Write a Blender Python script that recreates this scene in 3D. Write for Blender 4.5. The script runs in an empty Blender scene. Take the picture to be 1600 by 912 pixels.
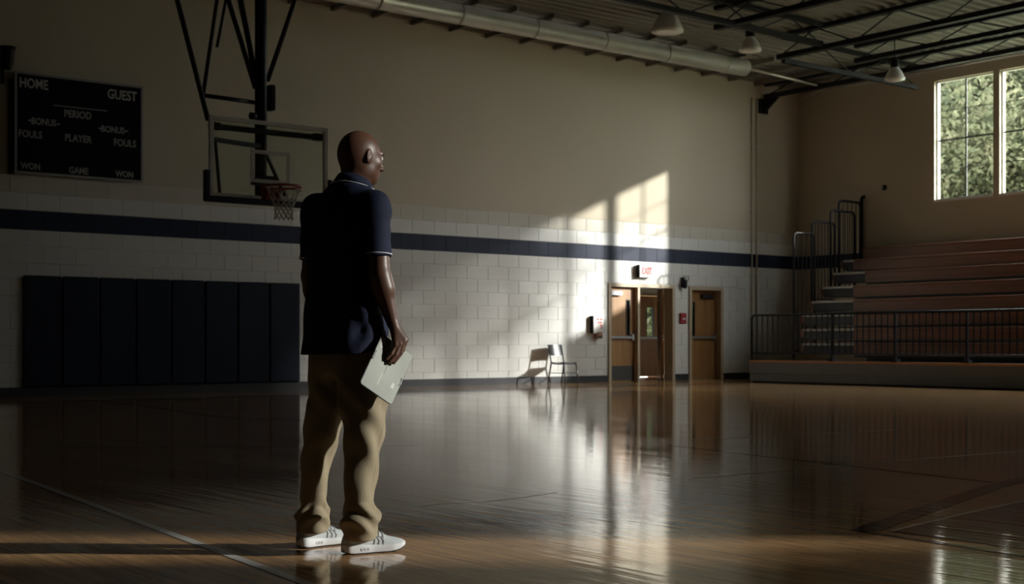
import bpy, math, random
import numpy as np
from mathutils import Vector, Matrix

# ------------------------------------------------------------------ camera, world, sun, exposure
F_PX, HOR, CAM_H = 2100.0, 535.0, 0.905
TH = math.atan2(2655.0, 2100.0)
DV = (math.cos(TH), math.sin(TH)); RV = (math.sin(TH), -math.cos(TH))
scene = bpy.context.scene
col = scene.collection
cam_d = bpy.data.cameras.new('camera'); cam = bpy.data.objects.new('camera', cam_d); col.objects.link(cam)
cam.location = (0, 0, CAM_H); cam.rotation_euler = (math.pi/2, 0, TH - math.pi/2)
cam_d.sensor_width = 36.0; cam_d.lens = F_PX/1600*36; cam_d.shift_y = (HOR-456)/1600
cam_d.clip_end = 500
cam_d.dof.use_dof = True; cam_d.dof.focus_distance = 5.75; cam_d.dof.aperture_fstop = 6.3
scene.camera = cam

SUN_B, SUN_S = 0.85, 0.32            # horizontal travel (-1, SUN_B), drop per metre travelled
world = bpy.data.worlds.new('world'); scene.world = world; world.use_nodes = True
bg = world.node_tree.nodes['Background']
bg.inputs[0].default_value = (0.95, 0.98, 0.96, 1); bg.inputs[1].default_value = 17.0
sl = bpy.data.lights.new('sun', 'SUN'); sl.energy = 10.0; sl.angle = math.radians(1.3); sl.color = (1.0, 0.96, 0.90)
sun = bpy.data.objects.new('sun', sl); col.objects.link(sun)
hl = math.hypot(1, SUN_B)
sun.rotation_euler = Vector((-1, SUN_B, -SUN_S*hl)).to_track_quat('-Z', 'Y').to_euler()
sun.location = (60, -30, 30)
scene.view_settings.view_transform = 'Standard'; scene.view_settings.look = 'None'
scene.view_settings.exposure = 0.08; scene.view_settings.gamma = 1.0
scene.view_settings.use_curve_mapping = False
scene.cycles.use_denoising = True
scene.cycles.max_bounces = 10; scene.cycles.diffuse_bounces = 6; scene.cycles.transparent_max_bounces = 16
scene.cycles.sample_clamp_indirect = 8.0

# ------------------------------------------------------------------ geometry of the place
D = 22.9          # back wall
R = 27.65         # right wall
L = -8.0          # left wall
S = -5.0          # wall behind the camera
H = 7.5           # ceiling
SILL, HEAD, HEAD2 = 4.28, 7.1, 7.2
rnd = random.Random(7)

def ray(px, py):
    t = (px-800)/F_PX
    return Vector((DV[0]+RV[0]*t, DV[1]+RV[1]*t, (HOR-py)/F_PX))
def onY(px, py, Y):
    r = ray(px, py); k = Y/r.y; return Vector((r.x*k, Y, CAM_H+r.z*k))
def onX(px, py, X):
    r = ray(px, py); k = X/r.x; return Vector((X, r.y*k, CAM_H+r.z*k))
def onZ(px, py, Z):
    r = ray(px, py); k = (Z-CAM_H)/r.z; return Vector((r.x*k, r.y*k, Z))

# ------------------------------------------------------------------ materials
MATS = {}
def mat(name, c, rough=0.6, metal=0.0, var=0.0, vscale=4.0, spec=0.5, bump=0.0, bscale=40.0, emit=None, coat=0.0):
    m = bpy.data.materials.new(name); m.use_nodes = True; MATS[name] = m
    nt = m.node_tree; b = nt.nodes['Principled BSDF']
    b.inputs['Base Color'].default_value = (*c, 1); b.inputs['Roughness'].default_value = rough
    b.inputs['Metallic'].default_value = metal; b.inputs['Specular IOR Level'].default_value = spec
    if coat: b.inputs['Coat Weight'].default_value = coat; b.inputs['Coat Roughness'].default_value = 0.1
    if var or bump:
        tc = nt.nodes.new('ShaderNodeTexCoord')
    if var:
        n = nt.nodes.new('ShaderNodeTexNoise'); n.inputs['Scale'].default_value = vscale; n.inputs['Detail'].default_value = 5
        nt.links.new(tc.outputs['Object'], n.inputs['Vector'])
        mx = nt.nodes.new('ShaderNodeMix'); mx.data_type = 'RGBA'
        mx.inputs[6].default_value = (*[v*(1-var) for v in c], 1); mx.inputs[7].default_value = (*[min(1, v*(1+var)) for v in c], 1)
        nt.links.new(n.outputs['Fac'], mx.inputs[0]); nt.links.new(mx.outputs[2], b.inputs['Base Color'])
    if bump:
        n2 = nt.nodes.new('ShaderNodeTexNoise'); n2.inputs['Scale'].default_value = bscale; n2.inputs['Detail'].default_value = 4
        nt.links.new(tc.outputs['Object'], n2.inputs['Vector'])
        bp = nt.nodes.new('ShaderNodeBump'); bp.inputs['Strength'].default_value = bump; bp.inputs['Distance'].default_value = 0.01
        nt.links.new(n2.outputs['Fac'], bp.inputs['Height']); nt.links.new(bp.outputs[0], b.inputs['Normal'])
    if emit:
        b.inputs['Emission Color'].default_value = (*emit[0], 1); b.inputs['Emission Strength'].default_value = emit[1]
    return m
def wood(name, c1, c2, axis_scale, rough=0.4, spec=0.5):
    m = bpy.data.materials.new(name); m.use_nodes = True; MATS[name] = m
    nt = m.node_tree; b = nt.nodes['Principled BSDF']; b.inputs['Roughness'].default_value = rough
    b.inputs['Specular IOR Level'].default_value = spec
    tc = nt.nodes.new('ShaderNodeTexCoord'); mp = nt.nodes.new('ShaderNodeMapping'); mp.inputs['Scale'].default_value = axis_scale
    n = nt.nodes.new('ShaderNodeTexNoise'); n.inputs['Scale'].default_value = 1.0; n.inputs['Detail'].default_value = 6
    n.inputs['Distortion'].default_value = 0.6
    cr = nt.nodes.new('ShaderNodeValToRGB'); cr.color_ramp.elements[0].position = 0.3; cr.color_ramp.elements[1].position = 0.7
    cr.color_ramp.elements[0].color = (*c1, 1); cr.color_ramp.elements[1].color = (*c2, 1)
    nt.links.new(tc.outputs['Object'], mp.inputs[0]); nt.links.new(mp.outputs[0], n.inputs['Vector'])
    nt.links.new(n.outputs['Fac'], cr.inputs[0]); nt.links.new(cr.outputs[0], b.inputs['Base Color'])
    return m
def glass(name, tint=(1, 1, 1), gloss=0.06):
    m = bpy.data.materials.new(name); m.use_nodes = True; MATS[name] = m
    nt = m.node_tree; nt.nodes.remove(nt.nodes['Principled BSDF']); out = nt.nodes['Material Output']
    t = nt.nodes.new('ShaderNodeBsdfTransparent'); t.inputs[0].default_value = (*tint, 1)
    g = nt.nodes.new('ShaderNodeBsdfGlossy'); g.inputs['Roughness'].default_value = 0.03
    mx = nt.nodes.new('ShaderNodeMixShader'); mx.inputs[0].default_value = gloss
    nt.links.new(t.outputs[0], mx.inputs[1]); nt.links.new(g.outputs[0], mx.inputs[2]); nt.links.new(mx.outputs[0], out.inputs[0])
    return m

mat('wall_upper', (0.51, 0.452, 0.352), 0.85, var=0.06, vscale=0.7, bump=0.08, bscale=25)
mat('wall_lower', (0.66, 0.655, 0.635), 0.6, var=0.04, vscale=1.2, bump=0.10, bscale=60)
mat('wall_stripe', (0.014, 0.021, 0.048), 0.6, spec=0.25, var=0.15, vscale=1.5, bump=0.10, bscale=60)
mat('mortar', (0.60, 0.595, 0.575), 0.8, var=0.05)
mat('wall_mid', (0.56, 0.525, 0.455), 0.7, var=0.05, vscale=1.0, bump=0.08, bscale=60)
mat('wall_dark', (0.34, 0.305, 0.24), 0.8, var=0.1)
mat('mortar_dark', (0.014, 0.020, 0.042), 0.7)
mat('pad_vinyl', (0.008, 0.013, 0.030), 0.55, spec=0.2, var=0.1, vscale=3, bump=0.05, bscale=20)
mat('black_rubber', (0.012, 0.013, 0.018), 0.55)
mat('black_metal', (0.008, 0.009, 0.013), 0.5, spec=0.25)
mat('board_black', (0.004, 0.004, 0.006), 0.7, spec=0.1)
mat('board_frame', (0.30, 0.30, 0.30), 0.5, metal=0.6)
mat('letter_grey', (0.48, 0.47, 0.45), 0.7)
mat('letter_dim', (0.30, 0.295, 0.28), 0.7)
mat('white_paint', (0.68, 0.68, 0.66), 0.5, var=0.04)
mat('backboard_frame', (0.74, 0.74, 0.72), 0.5)
mat('edge_pad', (0.012, 0.017, 0.035), 0.6)
mat('rim_red', (0.33, 0.045, 0.025), 0.4)
mat('net_cord', (0.55, 0.53, 0.48), 0.9)
mat('steel', (0.45, 0.46, 0.47), 0.35, metal=0.8)
mat('galvanised', (0.60, 0.57, 0.52), 0.38, metal=0.55, var=0.12, vscale=3)
mat('deck_metal', (0.20, 0.185, 0.16), 0.7, metal=0.1, var=0.15, vscale=0.6)
mat('beam_dark', (0.014, 0.014, 0.016), 0.6, spec=0.2)
mat('frame_tan', (0.46, 0.37, 0.26), 0.5)
wood('door_wood', (0.26, 0.125, 0.04), (0.38, 0.20, 0.075), (9, 9, 0.6), 0.4)
wood('seat_wood', (0.155, 0.060, 0.028), (0.235, 0.100, 0.047), (9, 0.35, 9), 0.4)
wood('edge_wood', (0.36, 0.15, 0.045), (0.46, 0.2, 0.07), (9, 0.35, 9), 0.4)
mat('kick_plate', (0.10, 0.10, 0.10), 0.4, metal=0.7)
mat('bleacher_grey', (0.16, 0.16, 0.155), 0.55, var=0.1)
mat('step_dark', (0.05, 0.055, 0.06), 0.6)
mat('step_nosing', (0.55, 0.55, 0.52), 0.5)
mat('sign_white', (0.72, 0.71, 0.69), 0.5)
mat('sign_red', (0.62, 0.05, 0.05), 0.5)
mat('alarm_red', (0.32, 0.025, 0.03), 0.45)
mat('brown_plastic', (0.33, 0.17, 0.11), 0.5)
mat('lamp_glass', (0.75, 0.74, 0.70), 0.25)
glass('pane_glass', (0.97, 0.985, 0.98), 0.05)
glass('board_glass', (0.90, 0.94, 0.92), 0.05)
glass('door_glass', (0.72, 0.76, 0.72), 0.10)
mat('window_paint', (0.74, 0.74, 0.72), 0.5)
mat('muntin_dark', (0.10, 0.105, 0.10), 0.5)
mat('asphalt', (0.18, 0.20, 0.12), 0.95, var=0.3, vscale=0.4)
mat('bark', (0.10, 0.07, 0.045), 0.9, var=0.3, vscale=6)
# leaves: diffuse + translucent, mottled green / yellow / brown
def leaf_mat(name, cols):
    m = bpy.data.materials.new(name); m.use_nodes = True; MATS[name] = m
    nt = m.node_tree; nt.nodes.remove(nt.nodes['Principled BSDF']); out = nt.nodes['Material Output']
    tc = nt.nodes.new('ShaderNodeTexCoord'); n = nt.nodes.new('ShaderNodeTexNoise'); n.inputs['Scale'].default_value = 1.1; n.inputs['Detail'].default_value = 6
    n.inputs['Roughness'].default_value = 0.75
    cr = nt.nodes.new('ShaderNodeValToRGB'); e = cr.color_ramp.elements
    e[0].position = 0.33; e[0].color = (*cols[0], 1); e[1].position = 0.68; e[1].color = (*cols[2], 1)
    x = cr.color_ramp.elements.new(0.5); x.color = (*cols[1], 1)
    d = nt.nodes.new('ShaderNodeBsdfDiffuse'); t = nt.nodes.new('ShaderNodeBsdfTranslucent'); mx = nt.nodes.new('ShaderNodeMixShader'); mx.inputs[0].default_value = 0.4
    nt.links.new(tc.outputs['Object'], n.inputs['Vector']); nt.links.new(n.outputs['Fac'], cr.inputs[0])
    for s in (d, t): nt.links.new(cr.outputs[0], s.inputs[0])
    nt.links.new(d.outputs[0], mx.inputs[1]); nt.links.new(t.outputs[0], mx.inputs[2]); nt.links.new(mx.outputs[0], out.inputs[0])
leaf_mat('leaves', [(0.042, 0.052, 0.036), (0.098, 0.106, 0.062), (0.21, 0.19, 0.13)])
leaf_mat('leaves_dark', [(0.012, 0.02, 0.01), (0.03, 0.045, 0.018), (0.05, 0.06, 0.03)])
# person
mat('skin', (0.105, 0.047, 0.027), 0.42, var=0.12, vscale=22, bump=0.05, bscale=180)
mat('eye_white', (0.6, 0.56, 0.52), 0.2); mat('brow', (0.01, 0.008, 0.007), 0.8)
mat('shirt_navy', (0.0065, 0.0105, 0.036), 0.75, var=0.1, vscale=8, bump=0.25, bscale=420, spec=0.3)
mat('piping', (0.62, 0.63, 0.66), 0.7)
mat('khaki', (0.285, 0.235, 0.155), 0.85, var=0.08, vscale=10, bump=0.2, bscale=300, spec=0.25)
mat('shoe_grey', (0.50, 0.53, 0.54), 0.7, var=0.06, vscale=30, bump=0.2, bscale=300)
mat('shoe_sole', (0.66, 0.67, 0.68), 0.55); mat('shoe_dark', (0.03, 0.03, 0.035), 0.6); mat('shoe_overlay', (0.30, 0.33, 0.36), 0.6)
mat('sole_pod', (0.42, 0.43, 0.45), 0.5); mat('lace', (0.62, 0.64, 0.66), 0.8)
mat('clip_board', (0.33, 0.355, 0.30), 0.55, var=0.10, vscale=18)
mat('clip_edge', (0.05, 0.05, 0.045), 0.5); mat('tape', (0.66, 0.66, 0.60), 0.6)
mat('chair_metal', (0.022, 0.024, 0.026), 0.35); mat('chair_pad', (0.018, 0.021, 0.026), 0.28)

# gym floor: varnished maple strips
def floor_mat(name='gym_floor', paint=None):
    m = bpy.data.materials.new(name); m.use_nodes = True; MATS[name] = m
    nt = m.node_tree; b = nt.nodes['Principled BSDF']; N = nt.nodes.new; K = nt.links.new
    tc = N('ShaderNodeTexCoord')
    def noise(sc, detail=5, rough=0.5, dist=0.0):
        mp = N('ShaderNodeMapping'); mp.inputs['Scale'].default_value = sc; mp.inputs['Rotation'].default_value = (0, 0, math.radians(-8))
        n = N('ShaderNodeTexNoise'); n.inputs['Scale'].default_value = 1; n.inputs['Detail'].default_value = detail; n.inputs['Roughness'].default_value = rough
        n.inputs['Distortion'].default_value = dist
        K(tc.outputs['Object'], mp.inputs[0]); K(mp.outputs[0], n.inputs['Vector']); return n
    # boards: strips 57 mm wide running along Y
    br = N('ShaderNodeTexBrick'); mpb = N('ShaderNodeMapping'); mpb.inputs['Rotation'].default_value = (0, 0, math.pi/2)
    br.inputs['Scale'].default_value = 1.0; br.inputs['Brick Width'].default_value = 1.1; br.inputs['Row Height'].default_value = 0.057
    br.inputs['Mortar Size'].default_value = 0.0012; br.inputs['Color1'].default_value = (0.47, 0.27, 0.125, 1); br.inputs['Color2'].default_value = (0.57, 0.34, 0.165, 1)
    br.inputs['Mortar'].default_value = (0.26, 0.13, 0.065, 1)
    K(tc.outputs['Object'], mpb.inputs[0]); K(mpb.outputs[0], br.inputs['Vector'])
    g = noise((26, 0.9, 1), 6, 0.6, 0.4)
    mr = N('ShaderNodeMapRange'); mr.inputs[1].default_value = 0.3; mr.inputs[2].default_value = 0.7; mr.inputs[3].default_value = 0.72; mr.inputs[4].default_value = 1.25
    K(g.outputs['Fac'], mr.inputs[0])
    mul = N('ShaderNodeMix'); mul.data_type = 'RGBA'; mul.blend_type = 'MULTIPLY'; mul.inputs[0].default_value = 1
    K(br.outputs['Color'], mul.inputs[6]); K(mr.outputs[0], mul.inputs[7]); 
    if paint is None: K(mul.outputs[2], b.inputs['Base Color'])
    else: b.inputs['Base Color'].default_value = (*paint, 1)
    rn = noise((1.6, 0.5, 1), 4)
    rr = N('ShaderNodeMapRange'); rr.inputs[1].default_value = 0.3; rr.inputs[2].default_value = 0.7; rr.inputs[3].default_value = 0.05; rr.inputs[4].default_value = 0.10
    K(rn.outputs['Fac'], rr.inputs[0]); K(rr.outputs[0], b.inputs['Roughness'])
    b.inputs['Specular IOR Level'].default_value = 0.8
    w1 = noise((15, 1.1, 1), 3, 0.55, 0.2); w2 = noise((2.2, 0.5, 1), 2)
    ad = N('ShaderNodeMath'); ad.operation = 'MULTIPLY_ADD'; ad.inputs[1].default_value = 0.55
    K(w1.outputs['Fac'], ad.inputs[0]); K(w2.outputs['Fac'], ad.inputs[2])
    bp = N('ShaderNodeBump'); bp.inputs['Strength'].default_value = 0.17; bp.inputs['Distance'].default_value = 0.012
    K(ad.outputs[0], bp.inputs['Height']); K(bp.outputs[0], b.inputs['Normal'])
floor_mat(); floor_mat('court_white', (0.78, 0.76, 0.70)); floor_mat('court_navy', (0.010, 0.012, 0.026)); floor_mat('court_black', (0.02, 0.016, 0.015))

# ------------------------------------------------------------------ mesh helpers
def tag(o, label=None, cat=None, group=None, kind=None):
    if label: o['label'] = label
    if cat: o['category'] = cat
    if group: o['group'] = group
    if kind: o['kind'] = kind
    return o
def empty(name, loc=(0, 0, 0), rz=0.0):
    o = bpy.data.objects.new(name, None); col.objects.link(o); o.location = loc; o.rotation_euler = (0, 0, rz); o.empty_display_size = 0.2
    return o
def link(name, me, parent=None):
    o = bpy.data.objects.new(name, me); col.objects.link(o)
    if parent: o.parent = parent
    return o
class MB:
    def __init__(s): s.v = []; s.f = []
    def add(s, vs, fs):
        n = len(s.v); s.v += [tuple(v) for v in vs]; s.f += [tuple(i+n for i in f) for f in fs]; return s
    def box(s, x0, x1, y0, y1, z0, z1):
        return s.add([(x0,y0,z0),(x1,y0,z0),(x1,y1,z0),(x0,y1,z0),(x0,y0,z1),(x1,y0,z1),(x1,y1,z1),(x0,y1,z1)],
                     [(3,2,1,0),(4,5,6,7),(0,1,5,4),(1,2,6,5),(2,3,7,6),(3,0,4,7)])
    def bbox(s, x0, x1, y0, y1, z0, z1, b=0.01):
        # box with bevelled edges (3 stacked rings of 8)
        rings = []
        for z, i in ((z0, b), (z0+b, 0), (z1-b, 0), (z1, b)):
            rings.append([(x0+i+b*.0, y0+i, z), (x1-i, y0+i, z), (x1-i, y1-i, z), (x0+i, y1-i, z)])
        def cut(r):
            out = []
            for k in range(4):
                p, q, n = Vector(r[k]), Vector(r[(k-1) % 4]), Vector(r[(k+1) % 4])
                out += [p+(q-p).normalized()*b, p+(n-p).normalized()*b]
            return out
        return s.loft([cut(r) for r in rings])
    def loft(s, rings, cap=True, closed=True):
        n = len(rings[0]); vs = [v for r in rings for v in r]; fs = []
        for i in range(len(rings)-1):
            for j in range(n if closed else n-1):
                a, b_ = i*n+j, i*n+(j+1) % n
                fs.append((a, b_, b_+n, a+n))
        if cap: fs.append(tuple(range(n-1, -1, -1))); fs.append(tuple(range(len(vs)-n, len(vs))))
        return s.add(vs, fs)
    def bar(s, p, q, w, h=None, up=(0, 0, 1)):
        p, q = Vector(p), Vector(q); d = (q-p).normalized(); h = h or w
        u = Vector(up)
        if abs(d.dot(u)) > 0.95: u = Vector((1, 0, 0))
        a = d.cross(u).normalized()*w/2; c = a.cross(d).normalized()*h/2
        return s.loft([[e-a-c, e+a-c, e+a+c, e-a+c] for e in (p, q)])
    def tube(s, pts, r, n=8, closed=False, r2=None):
        pts = [Vector(p) for p in pts]; m = len(pts); rings = []; prev = None
        for i, p in enumerate(pts):
            a = pts[(i-1) % m] if (closed or i > 0) else p; b = pts[(i+1) % m] if (closed or i < m-1) else p
            d = (b-a).normalized()
            if prev is None:
                u = Vector((0, 0, 1)) if abs(d.z) < 0.9 else Vector((1, 0, 0))
                x = d.cross(u).normalized()
            else:
                x = (prev - d*prev.dot(d)).normalized()
            prev = x; y = d.cross(x)
            rr = r if r2 is None else r + (r2-r)*i/(m-1)
            rings.append([p+(x*math.cos(2*math.pi*k/n)+y*math.sin(2*math.pi*k/n))*rr for k in range(n)])
        if closed: rings.append(rings[0])
        return s.loft(rings, cap=not closed)
    def lathe(s, prof, n=24, c=(0, 0, 0)):
        return s.loft([[(c[0]+r*math.cos(2*math.pi*k/n), c[1]+r*math.sin(2*math.pi*k/n), c[2]+z) for k in range(n)] for r, z in prof])
    def prism(s, poly, vec):
        v = Vector(vec); return s.loft([[Vector(p) for p in poly], [Vector(p)+v for p in poly]])
    def build(s, name, m, parent=None, smooth=False):
        me = bpy.data.meshes.new(name); me.from_pydata(s.v, [], s.f); me.materials.append(MATS[m])
        import bmesh
        bm = bmesh.new(); bm.from_mesh(me); bmesh.ops.recalc_face_normals(bm, faces=bm.faces); bm.to_mesh(me); bm.free()
        if smooth:
            for p in me.polygons: p.use_smooth = True
        return link(name, me, parent)
def struct(o): o['kind'] = 'structure'; return o
def copy_tree(o, parent=None):
    c = o.copy(); col.objects.link(c); c.parent = parent
    for ch in list(o.children): copy_tree(ch, c)
    return c
def text(body, size, m, parent, loc, rot=(math.pi/2, 0, 0), sx=0.8, name='lettering', depth=0.002, bold=0.0):
    cu = bpy.data.curves.new('t', 'FONT'); cu.body = body; cu.size = size; cu.align_x = 'CENTER'; cu.align_y = 'CENTER'; cu.extrude = depth; cu.offset = bold
    cu.resolution_u = 3
    o = bpy.data.objects.new('t', cu); col.objects.link(o)
    bpy.context.view_layer.update()
    me = bpy.data.meshes.new_from_object(o.evaluated_get(bpy.context.evaluated_depsgraph_get()))
    bpy.data.objects.remove(o); me.materials.clear(); me.materials.append(MATS[m])
    t = link(name, me, parent); t.location = loc; t.rotation_euler = rot; t.scale = (sx, 1, 1)
    return t
def wall_boxes(mb, u0, u1, holes, t0, t1, axis, z1=H):
    us = sorted(holes); cur = u0
    def bx(a, b, za, zb):
        if b-a < 1e-4 or zb-za < 1e-4: return
        if axis == 'x': mb.box(a, b, t0, t1, za, zb)
        else: mb.box(t0, t1, a, b, za, zb)
    for a, b, za, zb in us:
        bx(cur, a, 0, z1); bx(a, b, 0, za); bx(a, b, zb, z1); cur = b
    bx(cur, u1, 0, z1)

# ------------------------------------------------------------------ floor, ceiling, walls
floor = struct(MB().box(L-.3, R+.3, S-.3, D+6.2, -0.2, 0).build('floor', 'gym_floor'))
# door openings in the back wall
DA0, DA1, DAZ = 20.96, 23.06, 2.26
DB0, DB1, DBZ = 23.60, 24.74, 2.25
mb = MB(); wall_boxes(mb, L-.3, R+.3, [(DA0, DA1, 0, DAZ), (DB0, DB1, 0, DBZ)], D+.006, D+.25, 'x', 3.72)
wall_back = struct(mb.build('wall_back', 'mortar'))
o = MB().box(L-.3, R+.3, D-.004, D+.25, 3.72, H+.3).build('upper_wall', 'wall_upper', wall_back)
MB().box(L, R, D+.0052, D+.02, 2.808, 3.142).build('stripe_joint', 'mortar_dark', wall_back)
# blocks: ten white courses, a navy course, a white course above
CH, BL_ = 0.281, 0.56
courses = [(i*CH, (i+1)*CH, 'wall_lower') for i in range(10)] + [(2.81, 3.14, 'wall_stripe'), (3.14, 3.43, 'wall_lower'), (3.43, 3.72, 'wall_mid')]
blocks = []
holes = [(DA0-.05, DA1+.05, DAZ+.04), (DB0-.05, DB1+.05, DBZ+.04)]
for ci, (z0, z1, m) in enumerate(courses):
    x = L-.3 - (BL_/2 if ci % 2 else 0)
    while x < R:
        a, b = max(x, L-.3), min(x+BL_, R); x += BL_
        segs = [(a, b, z0)]
        for h0, h1, hz in holes:
            ns = []
            for a_, b_, zb in segs:
                if b_ <= h0 or a_ >= h1 or z0 >= hz: ns.append((a_, b_, zb))
                elif z1 > hz + .03 and z0 < hz: ns.append((a_, b_, max(zb, hz)))      # lintel course: trimmed to the head
                else:
                    if a_ < h0-.02: ns.append((a_, h0, zb))
                    if b_ > h1+.02: ns.append((h1, b_, zb))
            segs = ns
        for a_, b_, zb in segs:
            if b_-a_ > .02: blocks.append((a_, b_, zb, z1, m))
def block_geo(w, h):
    g, e = .003, .005
    x0, x1, z0, z1 = g, w-g, g, h-g
    v = [(x0, .007, z0), (x1, .007, z0), (x1, .007, z1), (x0, .007, z1), (x0+e, 0, z0+e), (x1-e, 0, z0+e), (x1-e, 0, z1-e), (x0+e, 0, z1-e)]
    return v, [(4, 5, 6, 7), (0, 1, 5, 4), (1, 2, 6, 5), (2, 3, 7, 6), (3, 0, 4, 7)]
def seen_px(b):
    xm, zm = (b[0]+b[1])/2, (b[2]+b[3])/2
    dep = xm*DV[0]+D*DV[1]; px = 800+F_PX*(xm*RV[0]+D*RV[1])/dep
    return px, HOR-(zm-CAM_H)*F_PX/dep, dep
cand = []
for i, b in enumerate(blocks):
    px, py, dep = seen_px(b)
    hid = (7.6 < b[0] and b[1] < 12.9 and b[3] < 2.0) or (472 < px < 606 and 300 < py) or px < 2 or px > 1240 or (px > 1190 and py > 490)
    if not hid: cand.append((-(b[1]-b[0])*(b[3]-b[2])/dep**2*dep**0.0, i))
cand.sort(); single = set(i for _, i in cand[:300])
cache = {}; rest = {}
for i, b in enumerate(blocks):
    w, h = round(b[1]-b[0], 4), round(b[3]-b[2], 4)
    if i in single:
        k = (w, h, b[4])
        if k not in cache:
            me = bpy.data.meshes.new('block'); v, f = block_geo(w, h); me.from_pydata(v, [], f); me.materials.append(MATS[b[4]]); cache[k] = me
        o = link('block', cache[k], wall_back); o.location = (b[0], D, b[2])
    else:
        r_ = rest.setdefault(b[4], MB()); v, f = block_geo(w, h)
        r_.add([(b[0]+p[0], D+p[1], b[2]+p[2]) for p in v], f)
for m, r_ in rest.items():
    tag(r_.build('blockwork', m, wall_back), kind='stuff')

# right wall with its seen windows and the added ones
WT = 0.24
RW = [(17.25, 18.80, SILL), (16.06, 17.09, SILL), (13.30, 16.06, 3.45), (10.94, 13.30, 3.45), (9.90, 10.94, 3.45)]   # two in view, three unseen taller ones added for the wall glow
mb = MB(); wall_boxes(mb, S-.3, D+.25, [(a, b, z, HEAD if z == SILL else HEAD2) for a, b, z in RW], R, R+WT/2, 'y', H+.3)
wall_boxes(mb, S-.3, D+.25, [(a-(.13 if a > 17 or a < 10 else 0), b, z-.04, HEAD if z == SILL else HEAD2) for a, b, z in RW], R+WT/2, R+WT, 'y', H+.3)      # splayed on the outside
wall_right = struct(mb.build('wall_right', 'wall_upper'))
# the navy band continues as paint-thick blocks on the right wall
mb = MB(); mb.box(R-.008, R, S, D, 2.81, 3.14); mb.build('painted_band', 'wall_stripe', wall_right)
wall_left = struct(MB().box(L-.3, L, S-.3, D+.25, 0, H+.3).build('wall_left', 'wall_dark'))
SW = [(14.40, 15.80)]                                         # unseen window added behind the camera to put sun on the man
mb = MB(); wall_boxes(mb, L-.3, R+.3, [(a, b, SILL, HEAD) for a, b in SW], S-WT, S, 'x', H+.3)
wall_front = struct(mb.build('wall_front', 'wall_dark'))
# ribbed metal deck
per = 0.26; prof = []
yy = S-.3
while yy < D+.3:
    prof += [(yy, H), (yy+per*.42, H), (yy+per*.5, H+.05), (yy+per*.92, H+.05)]; yy += per
n = len(prof)
vs = [(x, p[0], p[1]) for x in (L-.3, R+.3) for p in prof] + [(x, p[0], H+.25) for x in (L-.3, R+.3) for p in (prof[0], prof[-1])]
fs = [(i, i+1, n+i+1, n+i) for i in range(n-1)] + [(2*n, 2*n+1, 2*n+3, 2*n+2)]
ceiling = struct(MB().add(vs, fs).build('ceiling', 'deck_metal'))
x = 6.0
while x < 27:                                               # short purlins between duct and wall
    MB().bar((x, 20.6, H-.045), (x, D, H-.045), .07, .09).build('purlin', 'deck_metal', ceiling); x += 0.95
# steel beams
rod_cache = {}
def beam(name, p, q, w, label):
    root = empty(name, ((p[0]+q[0])/2, (p[1]+q[1])/2, p[2])); inv = Vector(root.location)
    p, q = Vector(p)-inv, Vector(q)-inv; d = (q-p); n_ = max(1, int(d.length/1.9)); h = H-inv.z-.05
    z = Vector((0, 0, 1))
    MB().bar(p+z*.05, q+z*.05, w, .10).build('bottom_chord', 'beam_dark', root)
    MB().bar(p+z*h, q+z*h, w, .08).build('top_chord', 'beam_dark', root)
    for k in range(n_):
        a, c, b = p+d*(k/n_)+z*.05, p+d*((k+.5)/n_)+z*h, p+d*((k+1)/n_)+z*.05
        for u, v in ((a, c), (c, b)):
            key = tuple(round(t, 3) for t in (v-u))
            if key not in rod_cache:
                o = MB().tube([(0, 0, 0), v-u], .015, 6).build('web_rod', 'beam_dark', root); rod_cache[key] = o.data
            else: o = link('web_rod', rod_cache[key], root)
            o.location = u
    return tag(root, label, 'roof joist', 'steel joists under the ceiling deck')
beam('roof_joist', (22.3, 19.0, 6.95), (22.3, -4.9, 6.95), .16, 'long dark steel joist running toward the camera above the bleacher aisle')
beam('roof_joist', (19.5, 18.2, 7.03), (19.5, -4.9, 7.03), .14, 'dark steel joist over the court, left of the long one above bleachers')
beam('roof_joist', (24.4, 18.6, 7.08), (24.4, -4.9, 7.08), .12, 'dark steel joist between the long one and the window wall')
beam('roof_joist', (26.25, 22.8, 7.10), (26.25, -4.9, 7.10), .14, 'dark steel joist whose bracketed end meets back wall beside the corner')
beam('roof_joist', (10.0, 17.5, 7.0), (22.15, 17.75, 7.0), .12, 'dark steel cross joist below the nearest hanging lamp')
beam('roof_joist', (22.45, 19.0, 6.90), (27.3, 19.05, 6.90), .10, 'short dark steel cross joist over the end of the bleachers')
for x, w_ in ((3.0, 'leftmost'), (7.0, 'second from left'), (11.0, 'third from left'), (15.5, 'fourth from left')):
    beam('roof_joist', (x, 16.8, 7.05), (x, -4.9, 7.05), .14, 'dark steel joist over the open court, %s' % w_)
def rod(name, p, q, r, m, label, cat):
    p, q = Vector(p), Vector(q)
    o = MB().tube([p-p, q-p], r, 10).build(name, m, None, True); o.location = p
    return tag(o, label, cat)
rod('wall_pipe', (R-.07, D-.1, H-.12), (R-.07, S+.2, H-.12), .05, 'galvanised', 'pale pipe along the top of the window wall', 'pipe')
# bracket under the end of the corner beam
br = empty('beam_bracket', (26.25, D-.02, 6.95))
MB().box(-.16, .16, -.03, .02, -.22, .14).build('wall_plate', 'beam_dark', br)
MB().prism([(-.05, -.03, -.2), (-.05, -.03, .14), (-.05, -.5, .14)], (.1, 0, 0)).build('gusset', 'beam_dark', br)
tag(br, 'dark triangular steel bracket on the back wall near the corner', 'bracket')
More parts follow.
